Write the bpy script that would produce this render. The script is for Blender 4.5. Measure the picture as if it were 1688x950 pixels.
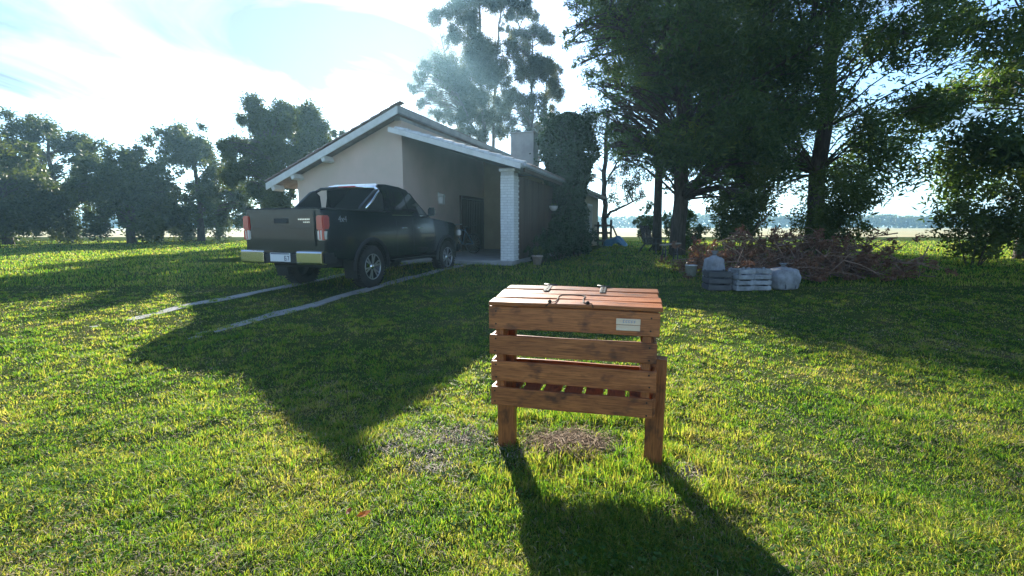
import bpy, bmesh, math, random
import numpy as np
from mathutils import Vector, Matrix, Euler

R = math.radians
random.seed(7)
rng = np.random.default_rng(7)
scene = bpy.context.scene
for o in list(bpy.data.objects):
    bpy.data.objects.remove(o)
col = scene.collection

# ------------------------------------------------------------------ camera
FPX, PITCH, EYE = 770.0, R(7.5), 1.35
cam_d = bpy.data.cameras.new('camera')
cam_d.sensor_width = 36
cam_d.lens = FPX / 1688 * 36
cam_d.clip_start = 0.05
cam_d.clip_end = 5000
cam = bpy.data.objects.new('camera', cam_d)
col.objects.link(cam)
cam.location = (0, 0, EYE)
cam.rotation_euler = (R(90) - PITCH, 0, 0)
scene.camera = cam

# ------------------------------------------------------------------ light
SUN_AZ, SUN_EL = -11.4, 22.7            # degrees; azimuth from +Y, negative to the left
sun_dir = Vector((math.sin(R(SUN_AZ)) * math.cos(R(SUN_EL)), math.cos(R(SUN_AZ)) * math.cos(R(SUN_EL)), math.sin(R(SUN_EL))))
sd = bpy.data.lights.new('sun', 'SUN')
sd.energy = 5.0
sd.angle = R(0.53)
sd.color = (1.0, 0.93, 0.80)
so = bpy.data.objects.new('sun', sd)
col.objects.link(so)
so.location = (-20, 60, 40)
so.rotation_euler = (-sun_dir).to_track_quat('-Z', 'Y').to_euler()

world = bpy.data.worlds.new('World')
scene.world = world
world.use_nodes = True
wn, wl = world.node_tree.nodes, world.node_tree.links
wn.clear()
w_out = wn.new('ShaderNodeOutputWorld')
w_bg = wn.new('ShaderNodeBackground')
w_bg.inputs['Strength'].default_value = 0.11
sky = wn.new('ShaderNodeTexSky')
sky.sky_type = 'NISHITA'
sky.sun_disc = False
sky.sun_elevation = R(SUN_EL)
sky.sun_rotation = R(SUN_AZ)
sky.altitude = 0
sky.air_density = 1.0
sky.dust_density = 0.35
sky.ozone_density = 5.0
# thin wind-drawn cloud, projected on a flat layer so that it streaks overhead
tc = wn.new('ShaderNodeTexCoord')
sep = wn.new('ShaderNodeSeparateXYZ')
wl.new(tc.outputs['Generated'], sep.inputs[0])
zc = wn.new('ShaderNodeMath'); zc.operation = 'MAXIMUM'; zc.inputs[1].default_value = 0.06
wl.new(sep.outputs['Z'], zc.inputs[0])
dx = wn.new('ShaderNodeMath'); dx.operation = 'DIVIDE'
dy = wn.new('ShaderNodeMath'); dy.operation = 'DIVIDE'
wl.new(sep.outputs['X'], dx.inputs[0]); wl.new(zc.outputs[0], dx.inputs[1])
wl.new(sep.outputs['Y'], dy.inputs[0]); wl.new(zc.outputs[0], dy.inputs[1])
comb = wn.new('ShaderNodeCombineXYZ')
wl.new(dx.outputs[0], comb.inputs[0]); wl.new(dy.outputs[0], comb.inputs[1])
mp = wn.new('ShaderNodeMapping')
mp.inputs['Rotation'].default_value = (0, 0, R(28))
mp.inputs['Scale'].default_value = (0.55, 0.45, 1)
mp.inputs['Location'].default_value = (15.275, 5.101, 0)
wl.new(comb.outputs[0], mp.inputs[0])
cn = wn.new('ShaderNodeTexNoise')
cn.inputs['Scale'].default_value = 1.25
cn.inputs['Detail'].default_value = 7
cn.inputs['Roughness'].default_value = 0.52
cn.inputs['Distortion'].default_value = 0.9
wl.new(mp.outputs[0], cn.inputs['Vector'])
cr = wn.new('ShaderNodeValToRGB')
cr.color_ramp.elements[0].position = 0.44
cr.color_ramp.elements[0].color = (0, 0, 0, 1)
cr.color_ramp.elements[1].position = 0.62
cr.color_ramp.elements[1].color = (1, 1, 1, 1)
wl.new(cn.outputs['Fac'], cr.inputs[0])
# cloud is lit by the light around it: sky brightness, whitened
bw = wn.new('ShaderNodeRGBToBW')
wl.new(sky.outputs[0], bw.inputs[0])
cm = wn.new('ShaderNodeMath'); cm.operation = 'MULTIPLY_ADD'
cm.inputs[1].default_value = 0.025; cm.inputs[2].default_value = 0.80
wl.new(bw.outputs[0], cm.inputs[0])
cl = wn.new('ShaderNodeCombineColor')
for k, tint in enumerate((0.98, 1.0, 1.04)):
    tm = wn.new('ShaderNodeMath'); tm.operation = 'MULTIPLY'; tm.inputs[1].default_value = tint
    wl.new(cm.outputs[0], tm.inputs[0]); wl.new(tm.outputs[0], cl.inputs[k])
mix = wn.new('ShaderNodeMix'); mix.data_type = 'RGBA'
fade = wn.new('ShaderNodeMapRange'); fade.interpolation_type = 'SMOOTHSTEP'
fade.inputs['From Min'].default_value = 0.06; fade.inputs['From Max'].default_value = 0.22
fade.inputs['To Max'].default_value = 0.97
wl.new(sep.outputs['Z'], fade.inputs['Value'])
fm = wn.new('ShaderNodeMath'); fm.operation = 'MULTIPLY'
wl.new(cr.outputs[0], fm.inputs[0]); wl.new(fade.outputs[0], fm.inputs[1])
wl.new(fm.outputs[0], mix.inputs['Factor'])
wl.new(sky.outputs[0], mix.inputs['A'])
wl.new(cl.outputs[0], mix.inputs['B'])
wl.new(mix.outputs['Result'], w_bg.inputs['Color'])
wl.new(w_bg.outputs[0], w_out.inputs['Surface'])

scene.view_settings.view_transform = 'Standard'
scene.view_settings.look = 'None'
scene.view_settings.exposure = 1.75
scene.view_settings.gamma = 1
scene.cycles.use_denoising = True
scene.cycles.max_bounces = 6
scene.cycles.transparent_max_bounces = 6
scene.cycles.volume_bounces = 0

# ------------------------------------------------------------------ helpers
def ray(px, py):
    a = (px - 844) / FPX; b = (475 - py) / FPX
    return Vector((a, math.cos(PITCH) + b * math.sin(PITCH), -math.sin(PITCH) + b * math.cos(PITCH)))
def at(px, py, Y):
    d = ray(px, py); t = Y / d.y
    return Vector((d.x * t, Y, EYE + d.z * t))
def proj(p):
    z = p[1] * math.cos(PITCH) - (p[2] - EYE) * math.sin(PITCH)
    u = p[1] * math.sin(PITCH) + (p[2] - EYE) * math.cos(PITCH)
    return 844 + FPX * p[0] / z, 475 - FPX * u / z

def tag(o, label=None, cat=None, group=None, kind=None):
    if label: o['label'] = label
    if cat: o['category'] = cat
    if group: o['group'] = group
    if kind: o['kind'] = kind
    return o
def thing(name, label, cat, loc=(0, 0, 0), rz=0.0, group=None):
    o = bpy.data.objects.new(name, None)
    o.empty_display_size = 0.2
    col.objects.link(o)
    o.location = loc; o.rotation_euler = (0, 0, rz)
    return tag(o, label, cat, group)
def link(name, me, m, parent=None, loc=(0, 0, 0), rot=(0, 0, 0)):
    o = bpy.data.objects.new(name, me)
    if m is not None and not me.materials:
        me.materials.append(m)
    col.objects.link(o)
    o.location = loc; o.rotation_euler = rot
    if parent is not None: o.parent = parent
    return o
def poly(name, verts, faces, m, parent=None, smooth=False, loc=(0, 0, 0), rot=(0, 0, 0)):
    me = bpy.data.meshes.new(name)
    me.from_pydata([tuple(v) for v in verts], [], faces)
    me.update()
    if smooth: me.shade_smooth()
    return link(name, me, m, parent, loc, rot)
def fromb(name, bm, m, parent=None, smooth=False, loc=(0, 0, 0), rot=(0, 0, 0)):
    me = bpy.data.meshes.new(name)
    bmesh.ops.recalc_face_normals(bm, faces=bm.faces[:])
    bm.to_mesh(me); bm.free()
    if smooth: me.shade_smooth()
    return link(name, me, m, parent, loc, rot)
def big(name, V, F, m, parent=None, smooth=False):
    """numpy verts (n,3) and faces (k, 3|4)"""
    me = bpy.data.meshes.new(name)
    n, k = F.shape
    me.vertices.add(len(V)); me.vertices.foreach_set('co', np.asarray(V, np.float32).ravel())
    me.loops.add(n * k); me.loops.foreach_set('vertex_index', np.asarray(F, np.int32).ravel())
    me.polygons.add(n); me.polygons.foreach_set('loop_start', np.arange(0, n * k, k, dtype=np.int32))
    me.update(calc_edges=True)
    if smooth: me.shade_smooth()
    return link(name, me, m, parent)
def bb(bm, c, s, rot=None):
    """box into bmesh: centre, full size"""
    M = Matrix.Translation(c) @ (rot.to_matrix().to_4x4() if rot is not None else Matrix()) @ Matrix.Diagonal((s[0], s[1], s[2], 1))
    return bmesh.ops.create_cube(bm, size=1, matrix=M)['verts']
def box(name, c, s, m, parent=None, bev=0.0, rot=(0, 0, 0), seg=1):
    bm = bmesh.new()
    bmesh.ops.create_cube(bm, size=1, matrix=Matrix.Diagonal((s[0], s[1], s[2], 1)))
    if bev > 0:
        bmesh.ops.bevel(bm, geom=bm.edges[:], offset=bev, segments=seg, affect='EDGES')
    return fromb(name, bm, m, parent, loc=c, rot=rot)
def tube_geo(pts, rads, n=6):
    V, F = [], []
    pts = [Vector(p) for p in pts]
    for i, p in enumerate(pts):
        d = (pts[min(i + 1, len(pts) - 1)] - pts[max(i - 1, 0)])
        d = d.normalized() if d.length > 1e-9 else Vector((0, 0, 1))
        a = d.cross(Vector((0, 0, 1)) if abs(d.z) < 0.9 else Vector((1, 0, 0))).normalized()
        b = d.cross(a)
        for k in range(n):
            t = 2 * math.pi * k / n
            V.append(p + (a * math.cos(t) + b * math.sin(t)) * rads[i])
    for i in range(len(pts) - 1):
        for k in range(n):
            F.append((i * n + k, i * n + (k + 1) % n, (i + 1) * n + (k + 1) % n, (i + 1) * n + k))
    F.append(tuple(range(n - 1, -1, -1)))
    F.append(tuple(range((len(pts) - 1) * n, len(pts) * n)))
    return V, F
def tube(name, pts, rads, m, parent=None, n=8, loc=(0, 0, 0)):
    if not isinstance(rads, (list, tuple)): rads = [rads] * len(pts)
    V, F = tube_geo(pts, rads, n)
    return poly(name, V, F, m, parent, smooth=True, loc=loc)
def lathe(name, prof, m, parent=None, n=20, axis='Z', loc=(0, 0, 0), smooth=True):
    V, F = [], []
    for r, z in prof:
        for k in range(n):
            t = 2 * math.pi * k / n
            x, y = r * math.cos(t), r * math.sin(t)
            V.append((x, y, z) if axis == 'Z' else (z, x, y))
    for i in range(len(prof) - 1):
        for k in range(n):
            F.append((i * n + k, i * n + (k + 1) % n, (i + 1) * n + (k + 1) % n, (i + 1) * n + k))
    return poly(name, V, F, m, parent, smooth=smooth, loc=loc)
def prism(name, pts2, x0, x1, m, parent=None, axis='X', bev=0):
    """extrude a 2-D outline: axis X -> pts are (y,z); axis Y -> pts are (x,z)"""
    bm = bmesh.new()
    f = lambda p, w: (w, p[0], p[1]) if axis == 'X' else ((p[0], w, p[1]) if axis == 'Y' else (p[0], p[1], w))
    a = [bm.verts.new(f(p, x0)) for p in pts2]
    b = [bm.verts.new(f(p, x1)) for p in pts2]
    n = len(pts2)
    bm.faces.new(a); bm.faces.new(b[::-1])
    for i in range(n):
        bm.faces.new((a[i], a[(i + 1) % n], b[(i + 1) % n], b[i]))
    if bev:
        bmesh.ops.bevel(bm, geom=bm.edges[:], offset=bev, segments=1, affect='EDGES')
    return fromb(name, bm, m, parent)

# ------------------------------------------------------------------ materials
def mat(name, base, rough=0.7, c2=None, nscale=6.0, stretch=(1, 1, 1), bump=0.0, bscale=None, metal=0.0, coat=0.0,
        coords='Object', spec=0.5, lo=0.35, hi=0.65, detail=5, island=0.0, objrand=0.0, rvar=0.0):
    m = bpy.data.materials.new(name); m.use_nodes = True
    n, l = m.node_tree.nodes, m.node_tree.links
    p = n['Principled BSDF']
    p.inputs['Base Color'].default_value = (*base, 1)
    p.inputs['Roughness'].default_value = rough
    p.inputs['Metallic'].default_value = metal
    p.inputs['Coat Weight'].default_value = coat
    p.inputs['Coat Roughness'].default_value = 0.05
    p.inputs['Specular IOR Level'].default_value = spec
    t = n.new('ShaderNodeTexCoord'); mpn = n.new('ShaderNodeMapping')
    mpn.inputs['Scale'].default_value = stretch
    l.new(t.outputs[coords], mpn.inputs[0])
    vec = mpn.outputs[0]
    if objrand:
        oi = n.new('ShaderNodeObjectInfo')
        va = n.new('ShaderNodeVectorMath'); va.operation = 'SCALE'; va.inputs[0].default_value = (13.1, 7.7, 9.3)
        l.new(oi.outputs['Random'], va.inputs['Scale'])
        vb = n.new('ShaderNodeVectorMath'); vb.operation = 'ADD'
        l.new(vec, vb.inputs[0]); l.new(va.outputs[0], vb.inputs[1]); vec = vb.outputs[0]
    colr = None
    if c2 is not None:
        nz = n.new('ShaderNodeTexNoise'); nz.inputs['Scale'].default_value = nscale; nz.inputs['Detail'].default_value = detail
        nz.inputs['Roughness'].default_value = 0.6
        l.new(vec, nz.inputs['Vector'])
        rp = n.new('ShaderNodeValToRGB')
        rp.color_ramp.elements[0].position = lo; rp.color_ramp.elements[0].color = (*base, 1)
        rp.color_ramp.elements[1].position = hi; rp.color_ramp.elements[1].color = (*c2, 1)
        l.new(nz.outputs['Fac'], rp.inputs[0]); colr = rp.outputs[0]
    if island or objrand:
        if colr is None:
            rgb = n.new('ShaderNodeRGB'); rgb.outputs[0].default_value = (*base, 1); colr = rgb.outputs[0]
        hv = n.new('ShaderNodeHueSaturation')
        src = n.new('ShaderNodeNewGeometry').outputs['Random Per Island'] if island else oi.outputs['Random']
        amp = island or objrand
        ma = n.new('ShaderNodeMath'); ma.operation = 'MULTIPLY_ADD'; ma.inputs[1].default_value = 2 * amp; ma.inputs[2].default_value = 1 - amp
        l.new(src, ma.inputs[0]); l.new(ma.outputs[0], hv.inputs['Value'])
        l.new(colr, hv.inputs['Color']); colr = hv.outputs[0]
    if colr is not None: l.new(colr, p.inputs['Base Color'])
    if bump:
        bz = n.new('ShaderNodeTexNoise'); bz.inputs['Scale'].default_value = bscale or nscale; bz.inputs['Detail'].default_value = 6
        l.new(vec, bz.inputs['Vector'])
        bn = n.new('ShaderNodeBump'); bn.inputs['Strength'].default_value = bump; bn.inputs['Distance'].default_value = 0.02
        l.new(bz.outputs['Fac'], bn.inputs['Height']); l.new(bn.outputs[0], p.inputs['Normal'])
        if rvar:
            mr = n.new('ShaderNodeMath'); mr.operation = 'MULTIPLY_ADD'; mr.inputs[1].default_value = rvar; mr.inputs[2].default_value = rough - rvar / 2
            l.new(bz.outputs['Fac'], mr.inputs[0]); l.new(mr.outputs[0], p.inputs['Roughness'])
    return m

def leafmat(name, c1, c2, trans=0.4, tcol=None, var=0.35, nscale=0.5, rough=0.5, warm=None):
    """leaf: diffuse + light coming through, colour varied from leaf to leaf and in drifts"""
    m = bpy.data.materials.new(name); m.use_nodes = True
    n, l = m.node_tree.nodes, m.node_tree.links
    p = n['Principled BSDF']; out = n['Material Output']
    p.inputs['Roughness'].default_value = rough
    p.inputs['Specular IOR Level'].default_value = 0.3
    g = n.new('ShaderNodeNewGeometry'); t = n.new('ShaderNodeTexCoord')
    nz = n.new('ShaderNodeTexNoise'); nz.inputs['Scale'].default_value = nscale; nz.inputs['Detail'].default_value = 3
    l.new(t.outputs['Object'], nz.inputs['Vector'])
    ad = n.new('ShaderNodeMath'); ad.operation = 'MULTIPLY_ADD'; ad.inputs[1].default_value = 0.45
    sb = n.new('ShaderNodeMath'); sb.operation = 'SUBTRACT'; sb.inputs[1].default_value = 0.22
    l.new(nz.outputs['Fac'], sb.inputs[0])
    l.new(g.outputs['Random Per Island'], ad.inputs[0]); l.new(sb.outputs[0], ad.inputs[2])
    rp = n.new('ShaderNodeValToRGB')
    e = rp.color_ramp.elements
    e[0].position = 0.15; e[0].color = (*c1, 1); e[1].position = 0.75; e[1].color = (*c2, 1)
    if warm:
        w = e.new(0.93); w.color = (*warm, 1)
    l.new(ad.outputs[0], rp.inputs[0])
    l.new(rp.outputs[0], p.inputs['Base Color'])
    tr = n.new('ShaderNodeBsdfTranslucent')
    mx = n.new('ShaderNodeMix'); mx.data_type = 'RGBA'; mx.blend_type = 'MULTIPLY'; mx.inputs['Factor'].default_value = 1
    l.new(rp.outputs[0], mx.inputs['A']); mx.inputs['B'].default_value = (*(tcol or (1.5, 1.5, 0.6)), 1)
    l.new(mx.outputs['Result'], tr.inputs['Color'])
    ms = n.new('ShaderNodeMixShader'); ms.inputs[0].default_value = trans
    l.new(p.outputs[0], ms.inputs[1]); l.new(tr.outputs[0], ms.inputs[2]); l.new(ms.outputs[0], out.inputs['Surface'])
    return m

M = {}
M['bark'] = mat('pine_bark', (0.05, 0.037, 0.028), 0.9, (0.11, 0.085, 0.065), 5, (3, 3, 0.6), 0.9, 9)
M['eucalyptus_bark'] = mat('eucalyptus_bark', (0.11, 0.09, 0.075), 0.85, (0.22, 0.19, 0.16), 2, (3, 3, 0.4), 0.4, 6)
M['plaster'] = mat('plaster_cream', (0.70, 0.53, 0.45), 0.9, (0.60, 0.48, 0.39), 0.9, bump=0.25, bscale=45)
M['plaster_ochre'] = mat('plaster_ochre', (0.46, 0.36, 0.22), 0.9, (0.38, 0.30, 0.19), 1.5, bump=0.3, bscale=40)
M['plaster_grey'] = mat('plaster_grey', (0.42, 0.42, 0.40), 0.9, (0.31, 0.31, 0.30), 2.5, bump=0.4, bscale=30)
M['white_paint'] = mat('white_paint', (0.72, 0.71, 0.68), 0.6, (0.60, 0.59, 0.55), 4, bump=0.15, bscale=20)
M['white_brick'] = mat('white_brick', (0.74, 0.74, 0.72), 0.75, (0.62, 0.62, 0.60), 9, bump=0.4, bscale=60, objrand=0.06)
M['mortar'] = mat('mortar', (0.52, 0.52, 0.50), 0.95, (0.42, 0.42, 0.40), 10, bump=0.3, bscale=60)
M['tile'] = mat('roof_tile', (0.23, 0.14, 0.11), 0.85, (0.33, 0.25, 0.22), 3, bump=0.3, bscale=20, objrand=0.12)
M['tile_row'] = mat('roof_tile_row', (0.21, 0.14, 0.115), 0.85, (0.32, 0.25, 0.22), 3, bump=0.3, bscale=20, island=0.15)
M['door_wood'] = mat('door_wood', (0.075, 0.038, 0.02), 0.55, (0.045, 0.024, 0.014), 3, (4, 4, 0.5), 0.3, 6)
M['plank_wood'] = mat('plank_wood', (0.10, 0.06, 0.04), 0.7, (0.065, 0.04, 0.028), 3, (4, 4, 0.4), 0.4, 8, objrand=0.18)
M['concrete'] = mat('concrete', (0.33, 0.32, 0.30), 0.9, (0.24, 0.235, 0.22), 3, bump=0.3, bscale=30)
M['glass_dark'] = mat('window_glass', (0.012, 0.014, 0.016), 0.03, spec=0.9)
M['gutter'] = mat('gutter_zinc', (0.38, 0.39, 0.40), 0.5, (0.30, 0.31, 0.32), 6, metal=0.4)
M['black_metal'] = mat('black_metal', (0.02, 0.02, 0.021), 0.45, metal=0.6)
M['fence_wood'] = mat('fence_wood', (0.06, 0.045, 0.035), 0.85, (0.10, 0.08, 0.065), 4, (0.5, 3, 3), 0.4, 10)
M['soil'] = mat('dug_soil', (0.10, 0.075, 0.055), 0.95, (0.20, 0.16, 0.125), 22, bump=0.9, bscale=60, coords='Object')
M['field'] = mat('dry_field', (0.34, 0.29, 0.13), 0.95, (0.24, 0.24, 0.09), 0.03, bump=0.0)

# ------------------------------------------------------------------ ground
def sm(t):
    t = np.clip(t, 0, 1); return t * t * (3 - 2 * t)
def vnoise(x, y, s, seed):
    """cheap value noise for drifts in length and density"""
    r = np.random.default_rng(seed).random((64, 64))
    u, v = x * s, y * s
    i, j = np.floor(u).astype(int), np.floor(v).astype(int)
    fu, fv = sm(u - i), sm(v - j)
    g = lambda a, b: r[a % 64, b % 64]
    return (g(i, j) * (1 - fu) + g(i + 1, j) * fu) * (1 - fv) + (g(i, j + 1) * (1 - fu) + g(i + 1, j + 1) * fu) * fv
def gz(x, y):
    """height of the lawn: flat by the bin, rising gently to the house"""
    x = np.asarray(x, float); y = np.asarray(y, float)
    h = 0.30 * sm((y - 2.9) / 10.5)
    near = np.clip(1 - (y - 30) / 40, 0, 1)
    h = h + near * (0.012 * np.sin(1.7 * x + 0.4) * np.cos(1.3 * y) + 0.007 * np.sin(5.1 * x + 2 * y) + 0.006 * np.cos(6.3 * y - 2.2 * x))
    nr = np.clip(1 - (y - 6) / 6, 0, 1)
    h = h + nr * 0.011 * (vnoise(x, y, 7.5, 31) + .6 * vnoise(x, y, 15., 32) - .8)
    return h
def g1(x, y): return float(gz(x, y))

ys = np.unique(np.concatenate([np.linspace(-12, 0, 13), np.linspace(0, 1.4, 8), np.linspace(1.4, 5, 100), np.linspace(5, 9, 60), np.linspace(9, 40, 63), np.geomspace(40, 1500, 30)]))
xs = np.unique(np.concatenate([-np.geomspace(14, 1500, 26), np.linspace(-14, -4, 50), np.linspace(-4, 4, 210), np.linspace(4, 14, 50), np.geomspace(14, 1500, 26)]))
GX, GY = np.meshgrid(xs, ys)
GV = np.stack([GX.ravel(), GY.ravel(), gz(GX.ravel(), GY.ravel())], 1)
nx, ny = len(xs), len(ys)
ii, jj = np.meshgrid(np.arange(nx - 1), np.arange(ny - 1))
a = (jj * nx + ii).ravel()
GF = np.stack([a, a + 1, a + 1 + nx, a + nx], 1)

def lawnmat(name, blade):
    m = bpy.data.materials.new(name); m.use_nodes = True
    n, l = m.node_tree.nodes, m.node_tree.links
    p = n['Principled BSDF']; out = n['Material Output']
    p.inputs['Roughness'].default_value = 1.0 if not blade else 0.5
    p.inputs['Specular IOR Level'].default_value = 0.25 if blade else 0.0
    t = n.new('ShaderNodeTexCoord')
    def noise(s, d, rgh=0.55):
        z = n.new('ShaderNodeTexNoise'); z.inputs['Scale'].default_value = s; z.inputs['Detail'].default_value = d; z.inputs['Roughness'].default_value = rgh
        l.new(t.outputs['Object'], z.inputs['Vector']); return z.outputs['Fac']
    big_, mid = noise(1.1, 4), noise(5.5, 5)
    s1 = n.new('ShaderNodeMath'); s1.operation = 'MULTIPLY_ADD'; s1.inputs[1].default_value = 0.55
    l.new(big_, s1.inputs[0])
    s0 = n.new('ShaderNodeMath'); s0.operation = 'MULTIPLY'; s0.inputs[1].default_value = 0.45
    l.new(mid, s0.inputs[0]); l.new(s0.outputs[0], s1.inputs[2])
    fac = s1.outputs[0]
    if blade:
        g = n.new('ShaderNodeNewGeometry')
        s2 = n.new('ShaderNodeMath'); s2.operation = 'MULTIPLY_ADD'; s2.inputs[1].default_value = 0.34
        l.new(g.outputs['Random Per Island'], s2.inputs[0])
        s3 = n.new('ShaderNodeMath'); s3.operation = 'SUBTRACT'; s3.inputs[1].default_value = 0.17
        l.new(fac, s3.inputs[0]); l.new(s3.outputs[0], s2.inputs[2]); fac = s2.outputs[0]
    rp = n.new('ShaderNodeValToRGB'); e = rp.color_ramp.elements
    cols = [(0.28, (0.035, 0.095, 0.022)), (0.41, (0.075, 0.15, 0.024)), (0.52, (0.14, 0.19, 0.034)), (0.61, (0.215, 0.21, 0.060)), (0.70, (0.28, 0.235, 0.12)), (0.78, (0.30, 0.24, 0.15))]
    if not blade:
        cols = [(0.30, (0.028, 0.05, 0.014)), (0.46, (0.045, 0.07, 0.018)), (0.58, (0.07, 0.085, 0.025)), (0.68, (0.13, 0.10, 0.05)), (0.78, (0.16, 0.12, 0.075))]
    e[0].position, e[0].color = cols[0][0], (*cols[0][1], 1)
    e[1].position, e[1].color = cols[-1][0], (*cols[-1][1], 1)
    for pz, c in cols[1:-1]:
        k = e.new(pz); k.color = (*c, 1)
    l.new(fac, rp.inputs[0]); l.new(rp.outputs[0], p.inputs['Base Color'])
    if blade:
        tr = n.new('ShaderNodeBsdfTranslucent')
        mx = n.new('ShaderNodeMix'); mx.data_type = 'RGBA'; mx.blend_type = 'MULTIPLY'; mx.inputs['Factor'].default_value = 1
        l.new(rp.outputs[0], mx.inputs['A']); mx.inputs['B'].default_value = (2.15, 2.25, 0.75, 1)
        l.new(mx.outputs['Result'], tr.inputs['Color'])
        ms = n.new('ShaderNodeMixShader'); ms.inputs[0].default_value = 0.58
        l.new(p.outputs[0], ms.inputs[1]); l.new(tr.outputs[0], ms.inputs[2]); l.new(ms.outputs[0], out.inputs['Surface'])
    else:
        bz = noise(28, 6, 0.7); bn = n.new('ShaderNodeBump'); bn.inputs['Strength'].default_value = 0.8; bn.inputs['Distance'].default_value = 0.03
        l.new(bz, bn.inputs['Height']); l.new(bn.outputs[0], p.inputs['Normal'])
    return m
M['lawn'] = lawnmat('lawn_ground', False)
M['blade'] = lawnmat('grass_blade', True)
tag(big('ground', GV, GF, M['lawn'], smooth=True), 'mown lawn rising gently from the wooden bin to the house', 'lawn', kind='structure')
tag(poly('field', [(-900, 46, 0.33), (900, 46, 0.33), (900, 1200, 0.33), (-900, 1200, 0.33)], [(0, 1, 2, 3)], M['field']),
    'flat straw coloured field stretching to the distant wood', 'field', kind='structure')

# ------------------------------------------------------------------ grass
# bare or thin spots in the lawn, by the dug-in legs of the bin: x, y, radius, strength
BARE = [(-0.30, 2.86, 0.22, 0.8), (-0.42, 2.50, 0.16, 0.75), (0.07, 2.66, 0.13, 0.95), (0.98, 2.42, 0.16, 0.8), (0.36, 2.78, 0.20, 0.8), (-0.62, 2.75, 0.2, 0.4), (0.62, 2.68, 0.12, 0.5)]
def bare(x, y):
    k = np.zeros_like(x)
    for bx, by, br, st in BARE:
        d = np.hypot(x - bx, (y - by)) / br
        k = np.maximum(k, st * np.clip(1.35 - d, 0, 1))
    return k
def blades(x, y, h, w, lean, z=None, ph=None):
    n = len(x)
    if z is None: z = gz(x, y)
    th = rng.random(n) * 2 * np.pi
    if ph is None: ph = rng.random(n) * 2 * np.pi
    ax, ay = np.cos(th) * w / 2, np.sin(th) * w / 2
    lx, ly = np.cos(ph) * lean, np.sin(ph) * lean
    V = np.empty((n, 5, 3))
    V[:, 0] = np.stack([x - ax, y - ay, z - 0.004], 1)
    V[:, 1] = np.stack([x + ax, y + ay, z - 0.004], 1)
    mx, my, mz = x + lx * 0.35 * h, y + ly * 0.35 * h, z + h * 0.6
    V[:, 2] = np.stack([mx + ax * 0.8, my + ay * 0.8, mz], 1)
    V[:, 3] = np.stack([mx - ax * 0.8, my - ay * 0.8, mz], 1)
    V[:, 4] = np.stack([x + lx * h, y + ly * h, z + h * (1.05 - 0.3 * lean)], 1)
    b = np.arange(n)[:, None] * 5
    F = np.concatenate([b + np.array([[0, 1, 2]]), b + np.array([[0, 2, 3]]), b + np.array([[3, 2, 4]])], 0)
    return V.reshape(-1, 3), F
def scatter(n, y0, y1, power):
    u = rng.random(n)
    y = (y0 ** (1 - power) + u * (y1 ** (1 - power) - y0 ** (1 - power))) ** (1 / (1 - power)) if power != 1 else y0 * (y1 / y0) ** u
    x = (rng.random(n) * 2 - 1) * (y * 1.12 + 0.5)
    return x, y
def lawn_h(x, y): return vnoise(x, y, 2.1, 3) * 0.6 + vnoise(x, y, 6.5, 4) * 0.4
# loose blades between ...
x, y = scatter(170000, 1.25, 9.5, 1.35)
keep = (rng.random(len(x)) > bare(x, y) * 1.02) & (rng.random(len(x)) < 0.35 + 0.8 * vnoise(x, y, 3.2, 5))
x, y = x[keep], y[keep]
h = (0.012 + 0.026 * lawn_h(x, y) ** 1.5) * rng.uniform(0.5, 1.3, len(x))
w = np.clip(0.0014 * y, 0.0032, 0.011) * rng.uniform(0.7, 1.4, len(x))
V, F = blades(x, y, h, w, rng.uniform(0.3, 1.9, len(x)))
# ... and the tufts the lawn is made of, their blades fanning outwards
cx, cy = scatter(9500, 1.25, 8.5, 1.5)
keep = (rng.random(len(cx)) > bare(cx, cy)) & (rng.random(len(cx)) < .25 + 1.0 * vnoise(cx, cy, 2.4, 6))
cx, cy = cx[keep], cy[keep]; NB = 30
rs = np.repeat(rng.uniform(.016, .042, len(cx)), NB)
ox, oy = rng.normal(size=len(rs)) * rs, rng.normal(size=len(rs)) * rs
x, y = np.repeat(cx, NB) + ox, np.repeat(cy, NB) + oy
h = np.repeat(0.022 + 0.042 * lawn_h(cx, cy) ** 1.4 * rng.uniform(.6, 1.25, len(cx)), NB) * rng.uniform(.5, 1.15, len(x))
w = np.clip(0.0016 * y, 0.0034, 0.010) * rng.uniform(0.7, 1.3, len(x))
Vt, Ft = blades(x, y, h, w, np.clip(np.hypot(ox, oy) / rs, .2, 2) * rng.uniform(.4, 1.0, len(x)), None, np.arctan2(oy, ox) + rng.normal(0, .5, len(x)))
F = np.concatenate([F, Ft + len(V)]); V = np.concatenate([V, Vt])
# longer, unmown tufts round and under the bin
nt = 230
tx = np.concatenate([rng.uniform(-0.15, 1.15, 150), rng.uniform(-1.2, 1.9, 80)]) ; ty = np.concatenate([rng.uniform(2.0, 3.25, 150), rng.uniform(1.7, 3.6, 80)])
k = rng.random(nt) > bare(tx, ty); tx, ty = tx[k], ty[k]
bx = np.repeat(tx, 70) + rng.normal(0, 0.035, len(tx) * 70); by = np.repeat(ty, 70) + rng.normal(0, 0.035, len(tx) * 70)
hh = np.repeat(np.where((tx > -.15) & (tx < 1.15) & (ty > 2.1), rng.uniform(0.045, 0.095, len(tx)), rng.uniform(.025, .05, len(tx))), 70) * rng.uniform(0.4, 1.2, len(bx))
V2, F2 = blades(bx, by, hh, rng.uniform(0.003, 0.006, len(bx)), rng.uniform(0.1, 1.0, len(bx)))
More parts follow.
